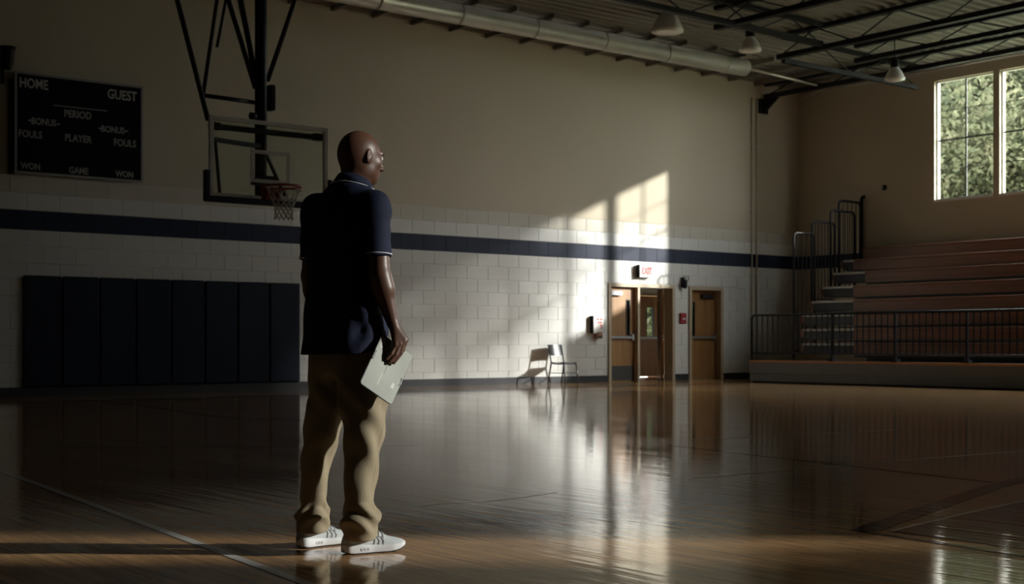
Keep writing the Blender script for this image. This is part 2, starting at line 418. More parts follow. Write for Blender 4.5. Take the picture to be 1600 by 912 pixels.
# round duct with seams, and the thin pipe that goes on from its end
duct = empty('air_duct', (12, 20.85, 7.2))
MB().tube([(-19.5, 0, 0), (11.3, 0, 0)], .19, 28).build('duct_body', 'galvanised', duct, True)
for k in range(17):
    x = -19+k*1.85
    MB().tube([(x-.02, 0, 0), (x+.02, 0, 0)], .198, 28).build('seam_band', 'galvanised', duct, True)
for k in range(8):
    x = -18+k*3.9; MB().tube([(x, 0, .19), (x, 0, .31)], .012, 6).build('hanger_rod', 'steel', duct)
MB().tube([(11.3, 0, 0), (14.6, .3, -.02), (15.4, 1.9, -.03)], .03, 8).build('tail_pipe', 'galvanised', duct, True)
tag(duct, 'long round metal air duct hung below the ceiling along the back wall', 'duct')

# baseboards
def base(name, x0, x1): struct(MB().box(x0, x1, D-.02, D+.012, 0, .14).build(name, 'black_rubber'))
mb = MB()
for a, b in ((L, DA0-.06), (DA1+.06, DB0-.06), (DB1+.06, R)): mb.box(a, b, D-.022, D+.012, 0, .15)
struct(mb.build('baseboard_back', 'black_rubber'))
struct(MB().box(R-.02, R, S, D, 0, .14).build('baseboard_right', 'black_rubber'))
struct(MB().box(L, L+.02, S, D, 0, .14).build('baseboard_left', 'black_rubber'))
struct(MB().box(L, R, S, S+.02, 0, .14).build('baseboard_front', 'black_rubber'))

# ------------------------------------------------------------------ court lines (paint on the floor)
def strip(pts, w, m, name='court_line', z=.002):
    pts = [Vector((p[0], p[1], 0)) for p in pts]; l, r_ = [], []
    for i, p in enumerate(pts):
        d = (pts[min(i+1, len(pts)-1)]-pts[max(i-1, 0)]).normalized(); n_ = Vector((-d.y, d.x, 0))*w/2
        l.append(p+n_); r_.append(p-n_)
    mb = MB(); k = len(pts)
    mb.add([(v.x, v.y, z) for v in l]+[(v.x, v.y, z) for v in r_], [(i, k+i, k+i+1, i+1) for i in range(k-1)])
    o = mb.build(name, m, floor)
    if o.data.polygons[0].normal.z < 0: o.data.flip_normals()
    return o
def fp(*pp): return [onZ(x, y, 0) for x, y in pp]
def ext(a, b, k0, k1):
    d = b-a; return [a+d*k0, a+d*k1]
a, b = fp((0, 735), (480, 912)); strip(ext(a, b, -.5, 1.5), .05, 'court_white')
strip([(L+.5, 20.5), (R-4.6, 20.5)], .30, 'court_navy')
strip([(23.0, 20.5), (23.0, S+1)], .12, 'court_navy')
arc = fp((150, 628), (212, 632), (280, 642), (342, 651), (400, 655), (469, 656.5), (560, 656)); strip(arc, .05, 'court_black')
a, b = fp((154, 699), (469, 697)); strip(ext(a, b, -.2, 1.6), .025, 'court_black')
strip(fp((655, 790), (700, 785.5), (760, 783), (820, 776), (872, 768)), .02, 'court_white', z=.0022)
a, b = fp((1080, 686.5), (1333, 674.7)); strip(ext(a, b, 0, 1.3), .05, 'court_white')
a, b = fp((1080, 747), (1600, 704)); strip(ext(a, b, 0, 1.4), .03, 'court_white')
a, b = fp((1080, 699), (1552, 753)); strip(ext(a, b, -.1, 1.0), .05, 'court_black')
v0 = onZ(1347, 830, 0); pA = onZ(1545, 762, 0); pA2 = onZ(1640, 738, 0); pB = onZ(1600, 868, 0)
strip([v0, pA, pA2], .13, 'court_navy'); strip(ext(v0, pB, -.01, 1.6), .05, 'court_navy')
poly = fp((1393, 830), (1500, 805), (1600, 784), (1760, 758), (1780, 890), (1600, 858))
MB().add([(p.x, p.y, .002) for p in poly], [tuple(range(len(poly)))]).build('court_key', 'court_navy', floor)
for o in floor.children:
    if o.data.polygons[0].normal.z < 0: o.data.flip_normals()
strip(fp((1393, 829.5), (1500, 804), (1600, 782.5)), .025, 'court_white', z=.0024)

# ------------------------------------------------------------------ windows
def make_window(name, w, cols, rows, sill=SILL):
    root = empty(name, (0, 0, 0)); root['kind'] = 'structure'
    h = (HEAD if sill == SILL else HEAD2)-sill; g = .12                                # local: x = along wall, y = outward, z = up
    fw = .035
    mb = MB(); mb.box(0, fw, g-.03, g+.05, 0, h); mb.box(w-fw, w, g-.03, g+.05, 0, h); mb.box(fw, w-fw, g-.03, g+.05, 0, fw); mb.box(fw, w-fw, g-.03, g+.05, h-fw, h)
    mb.build('window_frame', 'window_paint', root)
    MB().box(0, w, -.03, g-.03, -.045, 0).build('window_sill', 'window_paint', root)
    cw = (w-2*fw)/cols; rh = (h-2*fw)/rows
    for c in range(1, cols): MB().box(fw+c*cw-.022, fw+c*cw+.022, g-.008, g+.012, fw, h-fw).build('muntin', 'muntin_dark', root)
    for r_ in range(1, rows):
        t = .020 if r_ == rows//2 else .008
        MB().box(fw, w-fw, g-.008, g+.012, fw+r_*rh-t, fw+r_*rh+t).build('muntin', 'muntin_dark', root)
    me = None
    for c in range(cols):
        for r_ in range(rows):
            if me is None:
                o = MB().box(0, cw, -.003, .003, 0, rh).build('pane', 'pane_glass', root); me = o.data
            else: o = link('pane', me, root)
            o.location = (fw+c*cw, g+.01, fw+r_*rh)
    return root
wi = 1; first = None
for a, b, z in RW:
    if z < SILL and first is not None and abs(b-a-2.36) < .01: o = copy_tree(first); o.name = 'window_%d' % wi
    else:
        o = make_window('window_%d' % wi, b-a, 2 if b-a > 1.2 else 1, 4, z)
        if abs(b-a-2.36) < .01: first = o
    o.location = (R, b, z); o.rotation_euler = (0, 0, -math.pi/2); wi += 1
for a, b in SW:  # added window that lets sun reach the man
    o = make_window('window_%d' % wi, b-a, 2, 4); o.location = (b, S, SILL); o.rotation_euler = (0, 0, math.pi); wi += 1
# light portals in the window openings guide the daylight sampling
def portal(loc, rot, w, h):
    l = bpy.data.lights.new('daylight_portal', 'AREA'); l.shape = 'RECTANGLE'; l.size = w; l.size_y = h; l.cycles.is_portal = True
    o = bpy.data.objects.new('daylight_portal', l); col.objects.link(o); o.location = loc; o.rotation_euler = rot
for a, b, z in RW: portal((R+WT+.02, (a+b)/2, (z+HEAD)/2), Vector((-1, 0, 0)).to_track_quat('-Z', 'Z').to_euler(), b-a, HEAD-z)
for a, b in SW: portal(((a+b)/2, S-WT-.02, (SILL+HEAD)/2), Vector((0, 1, 0)).to_track_quat('-Z', 'Z').to_euler(), b-a, HEAD-SILL)

# ------------------------------------------------------------------ doors in the back wall and the lobby behind
def door_leaf(parent, name, w, h, glass_side, bar=True, kick=False, glass_w=.10, gx_=None):
    # leaf in local coords: x 0..w, front face at y = 0 (toward the gym), thickness to +y
    gx = w-.17-glass_w if glass_side == 'r' else .10
    if gx_ is not None: gx = gx_
    z0, z1 = h*.50, h*.86
    leaf = MB().box(0, w, 0, .045, 0, z0).box(0, w, 0, .045, z1, h).box(0, gx, 0, .045, z0, z1).box(gx+glass_w, w, 0, .045, z0, z1).build(name, 'door_wood', parent)
    MB().box(gx-.02, gx, -.008, .053, z0-.02, z1+.02).box(gx+glass_w, gx+glass_w+.02, -.008, .053, z0-.02, z1+.02).box(gx, gx+glass_w, -.008, .053, z0-.02, z0).box(gx, gx+glass_w, -.008, .053, z1, z1+.02).build('glass_bead', 'black_metal', leaf)
    MB().box(gx, gx+glass_w, .018, .026, z0, z1).build('vision_pane', 'door_glass', leaf)
    if bar:
        MB().bbox(.03, w-.04, -.07, -.025, .985, 1.05, .012).build('push_bar', 'steel', leaf)
        MB().box(.05, .09, -.03, 0, .99, 1.045).box(w-.13, w-.05, -.06, 0, .96, 1.10).build('bar_bracket', 'steel', leaf)
    if kick: MB().box(.03, w-.03, -.004, 0, .02, .36).build('kick_plate', 'kick_plate', leaf)
    return leaf
d1 = empty('door_1', (DA0, D, 0)); d1['kind'] = 'structure'
W = DA1-DA0; ft = .06
MB().box(-.02, ft, -.03, .25, 0, DAZ+.02).build('door_jamb', 'frame_tan', d1)
MB().box(W-ft, W+.02, -.03, .25, 0, DAZ+.02).build('door_jamb', 'frame_tan', d1)
MB().box(ft, W-ft, -.03, .25, DAZ-ft, DAZ+.02).build('door_head', 'frame_tan', d1)
cx = W*.445
MB().box(cx-.035, cx+.035, -.02, .10, 0, DAZ-ft).build('centre_post', 'frame_tan', d1)
lf = door_leaf(d1, 'door_leaf', cx-.035-ft-.01, DAZ-ft-.01, 'r', kick=True, glass_w=.085); lf.location = (ft+.005, .09, .005)
MB().bbox(.02, .38, -.08, -.01, 1.99, 2.10, .01).build('door_closer', 'steel', lf)
rf = door_leaf(d1, 'door_leaf', W-ft-cx-.045, DAZ-ft-.01, 'r', kick=True); rf.location = (W-ft-.05, .26, .005); rf.rotation_euler = (0, 0, math.radians(50))
tag(lf, 'closed wooden door leaf with steel push bar'); tag(rf, 'wooden door leaf swung open into the lobby')
d2 = empty('door_2', (DB0, D, 0)); d2['kind'] = 'structure'
W2 = DB1-DB0
MB().box(-.02, ft, -.03, .25, 0, DBZ+.02).build('door_jamb', 'frame_tan', d2)
MB().box(W2-ft, W2+.02, -.03, .25, 0, DBZ+.02).build('door_jamb', 'frame_tan', d2)
MB().box(ft, W2-ft, -.03, .25, DBZ-ft, DBZ+.02).build('door_head', 'frame_tan', d2)
l2 = door_leaf(d2, 'door_leaf', W2-2*ft-.01, DBZ-ft-.01, 'l', glass_w=.17, gx_=.06); l2.location = (ft+.005, .13, .005)
MB().bbox(.45, .85, -.08, -.01, 1.98, 2.09, .01).build('door_closer', 'black_metal', l2)
# lobby behind the doors
LB = D+2.7
mb = MB(); wall_boxes(mb, 20.2, 27.4, [(24.35, 25.55, 0, 2.2), (26.25, 26.85, .8, 2.2)], LB, LB+.2, 'x', 2.75); struct(mb.build('wall_lobby', 'wall_lower'))
struct(MB().box(20.0, 20.2, D+.25, LB+.2, 0, 2.75).build('wall_lobby_left', 'wall_lower'))
struct(MB().box(27.4, 27.6, D+.25, LB+.2, 0, 2.75).build('wall_lobby_right', 'wall_lower'))
struct(MB().box(20.0, 27.6, D+.25, LB+.2, 2.75, 2.95).build('ceiling_lobby', 'wall_upper'))
d3 = empty('door_3', (24.35, LB, 0)); d3['kind'] = 'structure'
MB().box(0, .06, -.02, .2, 0, 2.2).build('door_jamb', 'frame_tan', d3); MB().box(1.14, 1.2, -.02, .2, 0, 2.2).build('door_jamb', 'frame_tan', d3); MB().box(.06, 1.14, -.02, .2, 2.14, 2.2).build('door_head', 'frame_tan', d3)
l3 = door_leaf(d3, 'door_leaf', 1.06, 2.13, 'r', glass_w=.24, gx_=.42); l3.location = (.07, .06, .005)

wl_ = empty('window_lobby', (26.25, LB, .8)); wl_['kind'] = 'structure'  # added window that brightens the lobby and the second door's glass
MB().box(0, .03, .05, .12, 0, 1.4).box(.57, .6, .05, .12, 0, 1.4).box(.03, .57, .05, .12, 0, .03).box(.03, .57, .05, .12, 1.37, 1.4).build('window_frame', 'frame_tan', wl_)
MB().box(.03, .57, .08, .086, .03, 1.37).build('pane', 'pane_glass', wl_)

# ------------------------------------------------------------------ wall-mounted things
pads_x0, pads_x1 = 7.58, 12.87; pw = (pads_x1-pads_x0)/8
ordw = ['leftmost', 'second', 'third', 'fourth', 'fifth', 'sixth', 'seventh', 'rightmost']
pm = None
for i in range(8):
    root = empty('wall_pad', (pads_x0+i*pw, D, .15))
    if pm is None:
        a_ = MB().bbox(.006, pw-.006, -.065, -.01, 0, 1.89, .022).build('pad_cushion', 'pad_vinyl', root, False); pm = a_.data
        b_ = MB().box(.012, pw-.012, -.014, 0, .01, 1.88).build('backing_board', 'black_rubber', root); pb = b_.data
    else: link('pad_cushion', pm, root); link('backing_board', pb, root)
    lab = ('%s navy vinyl wall pad in the row under the scoreboard' % ordw[i]) if i in (0, 7) else ('%s navy vinyl wall pad from the left end of the row' % ordw[i])
    tag(root, lab, 'wall pad', 'navy wall pads on the back wall')

# scoreboard
sb = empty('scoreboard', (8.53, D, 3.76)); w_, h_ = 2.2, 1.66
MB().box(-w_/2, w_/2, -.14, -.01, 0, h_).build('cabinet', 'board_black', sb)
fr = MB()
fr.box(-w_/2-.02, w_/2+.02, -.155, -.13, -.02, .015).box(-w_/2-.02, w_/2+.02, -.155, -.13, h_-.015, h_+.02).box(-w_/2-.02, -w_/2+.015, -.155, -.13, .015, h_-.015).box(w_/2-.015, w_/2+.02, -.155, -.13, .015, h_-.015)
fr.build('trim_frame', 'board_frame', sb)
MB().box(-.47, .47, -.146, -.139, 1.172, 1.187).build('divider_line', 'letter_dim', sb)
def sbt(t, px, py, sz, m='letter_dim', bold=0.004, sx=.82):
    p = onY(px, py, D-.145); text(t, sz, m, sb, (p.x-8.53, -.143, p.z-3.76), sx=sx, bold=bold)
sbt('HOME', 53, 131.5, .225, 'letter_grey', sx=.76); sbt('GUEST', 191, 149.5, .235, 'letter_grey', sx=.76)
sbt('PERIOD', 121.8, 179.5, .17); sbt('BONUS', 68.5, 191, .155); sbt('BONUS', 176.5, 203, .155)
for px, py in ((45.5, 188), (92.5, 194), (155.5, 200.5), (198.5, 205)):
    p = onY(px, py, D-.145); sgn = 1 if px in (92.5, 198.5) else -1
    MB().prism([(p.x-8.53-.035*sgn, -.143, p.z-3.76+.02), (p.x-8.53-.035*sgn, -.143, p.z-3.76-.02), (p.x-8.53+.035*sgn, -.143, p.z-3.76)], (0, .003, 0)).build('bonus_arrow', 'letter_dim', sb)
sbt('FOULS', 47.5, 210, .165); sbt('PLAYER', 122.3, 217, .17); sbt('FOULS', 195.3, 224, .17)
sbt('WON', 48, 260, .15); sbt('GAME', 123, 267, .155); sbt('WON', 194.8, 272.5, .15)
MB().box(-w_/2-.09, -w_/2-.02, -.10, -.01, -.03, 1.55).build('side_rail', 'black_metal', sb)
tag(sb, 'black scoreboard with grey HOME and GUEST lettering on the back wall', 'scoreboard')
# speaker / bracket at the left edge above the scoreboard
hp = onY(6, 92, D); hn = empty('horn_speaker', (hp.x-.1, D, hp.z-.2))
MB().box(-.12, .16, -.10, 0, .10, .17).build('mounting_arm', 'black_metal', hn)
MB().lathe([(.05, .0), (.07, .05), (.10, .12), (.11, .30), (.14, .38)], 16, (.12, -.13, 0)).build('horn_body', 'black_metal', hn, True)
MB().box(.04, .09, -.05, 0, -.22, .12).build('bracket_leg', 'black_metal', hn)
tag(hn, 'small black horn speaker on a bracket above the scoreboard\'s corner', 'speaker')
# exit sign
ex = onY(1004, 424, D); es = empty('exit_sign', (ex.x, D, ex.z))
MB().bbox(-.21, .21, -.12, -.02, -.145, .145, .008).build('sign_housing', 'sign_white', es)
MB().box(-.217, -.205, -.125, -.015, -.148, .148).build('side_cap', 'black_metal', es)
text('EXIT', .22, 'sign_red', es, (0.02, -.123, 0), sx=.72, bold=.006)
MB().box(-.05, .05, -.03, 0, -.05, .05).build('mounting_plate', 'sign_white', es)
tag(es, 'white exit sign with red lettering above the double doors', 'exit sign')
# strobe / cage light between the doors
hp = onY(1066, 441, D); hn = empty('caged_wall_light', (hp.x, D, hp.z))
MB().box(-.05, .05, -.04, 0, -.13, .12).build('back_plate', 'black_metal', hn)
MB().lathe([(.03, -.15), (.055, -.1), (.06, .0), (.045, .06)], 14, (0, -.09, 0)).build('lamp_body', 'black_metal', hn, True)
for k in (-1, 0, 1): MB().tube([(k*.045, -.05, -.02), (k*.085, -.13, .06), (k*.075, -.12, .16)], .009, 6).build('cage_wire', 'black_metal', hn)
tag(hn, 'small black caged light high between the two doorways', 'wall light')
# red fire alarm pull station
hp = onY(1066, 497, D); hn = empty('fire_alarm_pull', (hp.x, D, hp.z))
MB().bbox(-.10, .10, -.055, 0, -.125, .125, .01).build('alarm_case', 'alarm_red', hn)
MB().box(-.05, .05, -.07, -.054, -.03, .0).build('pull_handle', 'sign_white', hn)
tag(hn, 'red fire alarm pull box on the wall between doorways', 'fire alarm')
# white box with red print, brown dispenser under it
hp = onY(930, 507, D); hn = empty('notice_cabinet', (hp.x, D, hp.z))
MB().bbox(-.15, .15, -.11, 0, -.20, .20, .008).build('cabinet_case', 'sign_white', hn)
MB().box(-.157, -.147, -.112, -.005, -.2, .2).build('side_gasket', 'black_metal', hn)
mb = MB()
for zz, a_, b_ in ((.12, -.05, .02), (.12, .05, .12), (.05, .03, .10), (.05, -.03, .01), (-.02, .05, .11), (-.07, .07, .1)): mb.box(a_, b_, -.114, -.109, zz-.02, zz+.02)
mb.build('red_print', 'sign_red', hn)
tag(hn, 'white wall cabinet with red print left of the double doors', 'cabinet')
hp = onY(932, 521, D); hn = empty('wall_dispenser', (hp.x, D, hp.z-.02))
MB().bbox(-.09, .09, -.13, 0, -.09, .055, .02).build('dispenser_body', 'brown_plastic', hn)
MB().box(-.05, .05, -.136, -.128, -.06, -.03).build('dispenser_slot', 'black_metal', hn)
tag(hn, 'small brown dispenser on the wall just below the white cabinet', 'dispenser')
# conduits
for k, (px, lab) in enumerate(((1173.5, 'left one of the two thin vertical conduits near the corner'), (1181, 'right one of the two thin vertical conduits near the corner'))):
    p = onY(px, 300, D); c = empty('conduit', (p.x, D-.03, 0))
    MB().tube([(0, 0, .15), (0, 0, 7.1)], .018, 8).build('conduit_pipe', 'wall_upper', c, True)
    for z in (1.2, 2.6, 4.2, 5.8): MB().box(-.03, .03, -.02, .03, z-.012, z+.012).build('pipe_clip', 'steel', c)
    tag(c, lab, 'conduit', 'conduits on back wall')
p = onX(1382, 293, R); hn = empty('wall_sensor', p)
MB().lathe([(.07, 0), (.07, .03), (.04, .06)], 16).build('sensor_base', 'black_metal', hn, True).rotation_euler = (0, -math.pi/2, 0)
MB().lathe([(.03, .06), (.025, .09), (.005, .1)], 12).build('sensor_dome', 'letter_dim', hn, True).rotation_euler = (0, -math.pi/2, 0)
tag(hn, 'small dark round sensor on the wall above bleacher railing', 'sensor')

# hanging high-bay lamps
def lamp(px, py, dep, sc, label, tilt=0.0):
    r_ = ray(px, py); p = Vector((0, 0, CAM_H))+r_*dep
    root = empty('high_bay_lamp', p)
    MB().lathe([(.30*sc, .0), (.29*sc, .06*sc), (.20*sc, .26*sc), (.13*sc, .34*sc), (.13*sc, .36*sc)], 24).build('reflector', 'lamp_glass', root, True)
    MB().lathe([(.13*sc, .35*sc), (.125*sc, .40*sc), (.12*sc, .60*sc), (.05*sc, .66*sc)], 18).build('ballast_housing', 'black_metal', root, True)
    MB().lathe([(.285*sc, .012), (.2*sc, -.02), (.02, -.035)], 24).build('lens', 'lamp_glass', root, True)
    MB().tube([(0, 0, .62*sc), (0, 0, H-p.z)], .012, 6).build('hanger_rod', 'black_metal', root)
    return tag(root, label, 'lamp', 'unlit high-bay ceiling lamps')
lamp(1043, 50, 27.0, 1.08, 'largest unlit bell-shaped lamp hanging above the duct')
lamp(1172, 80, 28.0, .80, 'unlit hanging lamp near the end of the duct')
lamp(1398, 125, 28.5, .72, 'unlit hanging lamp beside the first window')

# ------------------------------------------------------------------ basketball hoop
tl = 18.0
def solve_board():
    # depth at which a 1.83 m board parallel to the back wall spans px 327..511
    tA, tB = (327-800)/F_PX, (511-800)/F_PX; w = 1.83
    d0 = (w*RV[0]-tB*w*DV[0])/(tB-tA)
    p = Vector((DV[0]*d0+RV[0]*tA*d0, DV[1]*d0+RV[1]*tA*d0, 0)); return d0, p
d0, pl = solve_board()
zt = CAM_H+(HOR-179.5)*d0/F_PX; zb = zt-1.10
hoop = empty('basketball_hoop', (pl.x+.915, pl.y, 0))
BY = pl.y; BX = pl.x+.915
def hl_(px, py, dy):       # local point on the plane dy behind the board
    p = onY(px, py, BY+dy); return Vector((p.x-BX, dy, p.z))
bw = .915; ft_ = .055
bd = MB().box(-bw+ft_, bw-ft_, -.006, .006, zb+ft_, zt-ft_).build('backboard', 'board_glass', hoop)
MB().box(-bw, bw, -.025, .03, zt-ft_, zt).box(-bw, bw, -.025, .03, zb, zb+ft_).box(-bw, -bw+ft_, -.025, .03, zb+ft_, zt-ft_).box(bw-ft_, bw, -.025, .03, zb+ft_, zt-ft_).build('board_frame', 'backboard_frame', bd)
tw, th_, tz = .305, .45, zb+.24
MB().box(-tw, tw, -.012, -.006, tz+th_-.05, tz+th_).box(-tw, tw, -.012, -.006, tz, tz+.05).box(-tw, -tw+.05, -.012, -.006, tz+.05, tz+th_-.05).box(tw-.05, tw, -.012, -.006, tz+.05, tz+th_-.05).build('target_square', 'white_paint', bd)
MB().bbox(-bw-.03, bw+.03, -.045, .05, zb-.07, zb+.012, .015).bbox(-bw-.075, -bw+.004, -.045, .05, zb-.07, zb+.36, .015).bbox(bw-.004, bw+.075, -.045, .05, zb-.07, zb+.36, .015).build('edge_padding', 'edge_pad', bd)
# mast and frame behind
MB().tube([(0.07, .40, zb+.02), (0.07, .40, H)], .085, 16).build('mast', 'black_metal', hoop, True)
MB().bar((-.80, .10, zt-.13), (.80, .10, zt-.13), .07, .07).build('top_cross_bar', 'black_metal', hoop)
MB().bar((-.80, .14, zt-.30), (0.02, .34, zt-.30), .05, .06).build('side_arm', 'black_metal', hoop)
for sx in (-.80, .80): MB().bbox(sx-.08, sx+.08, .03, .12, zt-.18, zt-.08, .01).build('corner_bracket', 'black_metal', hoop)
MB().bar((0.02, .03, zb+.30), (0.02, .40, zb+.30), .22, .10).build('rim_mount_arm', 'black_metal', hoop)
MB().bar((-.80, .05, zt-.35), (-.58, .36, zb+.06), .04).build('lower_brace', 'black_metal', hoop)
MB().bar((.1, .40, zt-.3), (.30, .12, zb+.10), .04).build('lower_brace', 'black_metal', hoop)
def strut(a, b, r_, name='strut'): MB().tube([a, b], r_, 10).build(name, 'black_metal', hoop, True)
J = hl_(318, 145, .45)
def top(px, dy):                                       # where a strut seen at the frame's top edge meets the ceiling
    p = hl_(px, 0, dy); return p
def carry(a, b): return b+(b-a)*((H-b.z)/(b.z-a.z))   # prolong a->b up to the ceiling
a = hl_(325, 187, .10); b = hl_(277, 0, .75); strut(a, carry(a, b), .036)
b = hl_(339, 0, 1.5); a = J; strut(a, carry(a, b), .028)
a = hl_(339, 73, 1.7); b = hl_(353, 0, 1.8); strut(a, carry(a, b), .022, 'pull_rod')
a = hl_(399, 138, .40); b = hl_(357, 0, .55); strut(a, carry(a, b), .036)
a = hl_(399, 118, .40); b = hl_(376, 0, 1.2); strut(a, carry(a, b), .042)
a = hl_(418, 126, .40); b = hl_(461, 0, .55); strut(a, carry(a, b), .034)
strut(hl_(319, 149, .35), hl_(398, 160, .40), .03, 'tie_bar')
c_ = hl_(422.5, 152, .42); MB().bbox(c_.x-.035, c_.x+.045, .34, .50, c_.z-.19, c_.z+.17, .01).build('height_adjuster', 'black_metal', hoop)
c_ = hl_(394, 181, .30); MB().tube([(c_.x-.03, .3, c_.z), (c_.x+.05, .3, c_.z)], .05, 12).build('pulley', 'black_metal', hoop, True)
# rim and net
rz = CAM_H+(HOR-292)*(d0+.3)/F_PX; RR = .245; ry = -.15-RR
rim = MB().tube([(RR*math.cos(2*math.pi*k/40), ry+RR*math.sin(2*math.pi*k/40), rz) for k in range(40)], .017, 8, closed=True).build('rim', 'rim_red', hoop, True)
MB().box(-.15, .15, -.03, -.012, rz-.19, rz+.03).box(-.13, .13, -.17, -.02, rz-.03, rz+.012).prism([(-.10, -.03, rz-.17), (-.10, -.16, rz-.02), (-.10, -.03, rz-.02)], (.02, 0, 0)).prism([(.08, -.03, rz-.17), (.08, -.16, rz-.02), (.08, -.03, rz-.02)], (.02, 0, 0)).build('rim_plate', 'rim_red', rim)
arcp = [(.235*math.cos(t), ry+.235*math.sin(t), rz-.045) for t in [math.pi*(1.05+.9*k/20) for k in range(21)]]
MB().tube(arcp, .011, 6).build('rim_brace', 'rim_red', rim, True)
net = MB(); NS = 12; lv = [(0, .238), (.11, .19), (.20, .152), (.27, .130), (.33, .122), (.39, .122), (.44, .132)]
def npnt(k, j, off): 
    dz, rr = lv[j]; t = 2*math.pi*(k+off)/NS
    return (rr*math.cos(t), ry+rr*math.sin(t), rz-.01-dz)
for k in range(NS):
    for sgn in (1, -1):
        net.tube([npnt(k, j, sgn*.5*j) for j in range(len(lv))], .0055, 5)
net.build('net', 'net_cord', hoop)
tag(hoop, 'ceiling-hung basketball hoop with glass backboard, red rim and white net', 'basketball hoop')

# ------------------------------------------------------------------ bleachers along the right wall
XF = 23.45; YE = 20.85; YS = 3.0
bl = empty('bleachers', (XF, YE, 0))
def lb(x, y, z): return Vector((x-XF, y-YE, z))
def bx(name, m, x0, x1, y0, y1, z0, z1, parent=bl, bev=None):
    mb = MB(); f = (mb.box if bev is None else (lambda *a: mb.bbox(*a, bev)))
    f(x0-XF, x1-XF, y0-YE, y1-YE, z0, z1); return mb.build(name, m, parent)
bx('platform_fascia', 'bleacher_grey', XF, XF+.04, YS, YE, .20, .45)
bx('platform_fascia', 'bleacher_grey', XF+.012, XF+.05, YS, YE, .03, .193)
bx('toe_recess', 'black_metal', XF+.10, XF+.14, YS, YE, 0, .06)
bx('platform_edge', 'edge_wood', XF-.02, XF+.10, YS, YE, .452, .50)
bx('platform_deck', 'step_dark', XF+.10, 24.35, YS, YE, .44, .49)
bx('end_panel', 'bleacher_grey', XF+.05, 24.35, YE-.05, YE, .0, .44)
rows = [(24.3+.4*i, z) for i, z in enumerate((.90, 1.23, 1.57, 1.90, 2.25, 2.60, 2.92, 3.22))]
for i, (x, z) in enumerate(rows):
    y1 = x*.765
    if i == 5: y1 = x*.752
    if i == 7: y1 = x*.755
    sbm = MB().bbox(x-XF, x+.30-XF, YS-YE, y1-YE, z-.05, z, .008).build('seat_board', 'seat_wood', bl)
    MB().box(x+.012-XF, x+.05-XF, YS-YE, y1-YE, z-.275, z-.052).build('seat_fascia', 'seat_wood', sbm)
    bx('foot_board', 'step_dark', x+.05, min(x+.46, R-.05), YS, y1, z-.32, z-.28)
    # aisle steps: dark riser and pale nosing
    ye = min(x*.822, YE-.15)
    if i < 7:
        st = bx('aisle_step', 'step_dark', x+.02, x+.42, y1, ye, z-.26, z-.06)
        MB().box(x-XF-.02, x+.06-XF, y1-YE+.01, ye-YE, z-.06, z-.012).build('step_nosing', 'step_nosing', st)
        MB().box(x+.04-XF, x+.16-XF, ye-YE-.005, ye-YE+.12, z-.20, z-.02).build('step_end_block', 'seat_wood', st)
        hb = min(y1+ (ye-y1)*.55, ye)
        MB().tube([lb(x+.05, hb, z-.05), lb(x+.05, hb, z+.12)], .022, 8).build('rail_stub', 'black_metal', st)
bx('under_structure', 'step_dark', 27.2, R-.06, YS, 20.4, .0, 2.85)
bx('under_structure', 'step_dark', 25.2, 27.2, YS, 18.6, .0, 1.3)
# handrail of the aisle
def front_rail():
    zt_, zb_ = 1.53, .66
    fr = MB()
    y0, y1 = YS, YE-.02
    pts = [lb(XF+.06, y0, zt_), lb(XF+.06, y1-.08, zt_), lb(XF+.06, y1-.02, zt_-.02), lb(XF+.06, y1, zt_-.09), lb(XF+.06, y1, .49)]
    fr.tube(pts, .026, 8); fr.tube([lb(XF+.06, y0, zb_), lb(XF+.06, y1, zb_)], .018, 8)
    fr.tube([lb(XF+.06, y0, zt_-.30), lb(XF+.06, 18.4, zt_-.30)], .014, 6).tube([lb(XF+.06, y0, zb_+.28), lb(XF+.06, 18.4, zb_+.28)], .014, 6)
    rail = fr.build('front_railing', 'black_metal', bl, True)
    for px in (1300, 1399, 1511):
        p = onX(px, 520, XF+.06)
        MB().bar(lb(XF+.06, p.y, .49), lb(XF+.06, p.y, zt_), .05).box(.0, .14, p.y-YE-.07, p.y-YE+.07, .49, .56).build('rail_post', 'black_metal', rail)
    for yy in (11.6, 8.7, 5.8, 3.2): MB().bar(lb(XF+.06, yy, .49), lb(XF+.06, yy, zt_), .05).build('rail_post', 'black_metal', rail)
    me = None; yy = y1-.16
    while yy > YS:
        if me is None:
            o = MB().tube([(0, 0, zb_), (0, 0, zt_)], .016, 6).build('baluster', 'black_metal', rail); me = o.data
        else: o = link('baluster', me, rail)
        o.location = lb(XF+.06, yy, 0); yy -= .155
front_rail()
# stepped guard rails closing the end of the bleachers
def end_rail(pxl, pxr, pyt, zb_, nb, Y, r_=.024):
    A = onY(pxl, pyt, Y); B = onY(pxr, pyt, Y); z = A.z; x0, x1 = A.x, B.x
    pts = [lb(x0, Y, zb_), lb(x0, Y, z-.10), lb(x0+.03, Y, z-.03), lb(x0+.10, Y, z), lb(x1-.10, Y, z), lb(x1-.03, Y, z-.03), lb(x1, Y, z-.10), lb(x1, Y, zb_+.25)]
    rail = MB().tube(pts, r_, 8).build('end_railing', 'black_metal', bl, True)
    for k in range(1, nb+1):
        x = x0+(x1-x0)*k/(nb+1)
        MB().tube([lb(x, Y, zb_+.2), lb(x, Y, z)], .012, 6).build('baluster', 'black_metal', rail)
    MB().tube([lb(x0, Y, zb_+.2), lb(x1, Y, zb_+.2)], .014, 6).build('bottom_rail', 'black_metal', rail)
end_rail(1240.5, 1273, 363, .5, 4, 20.83); end_rail(1268.5, 1304, 345.5, 1.75, 6, 20.84)
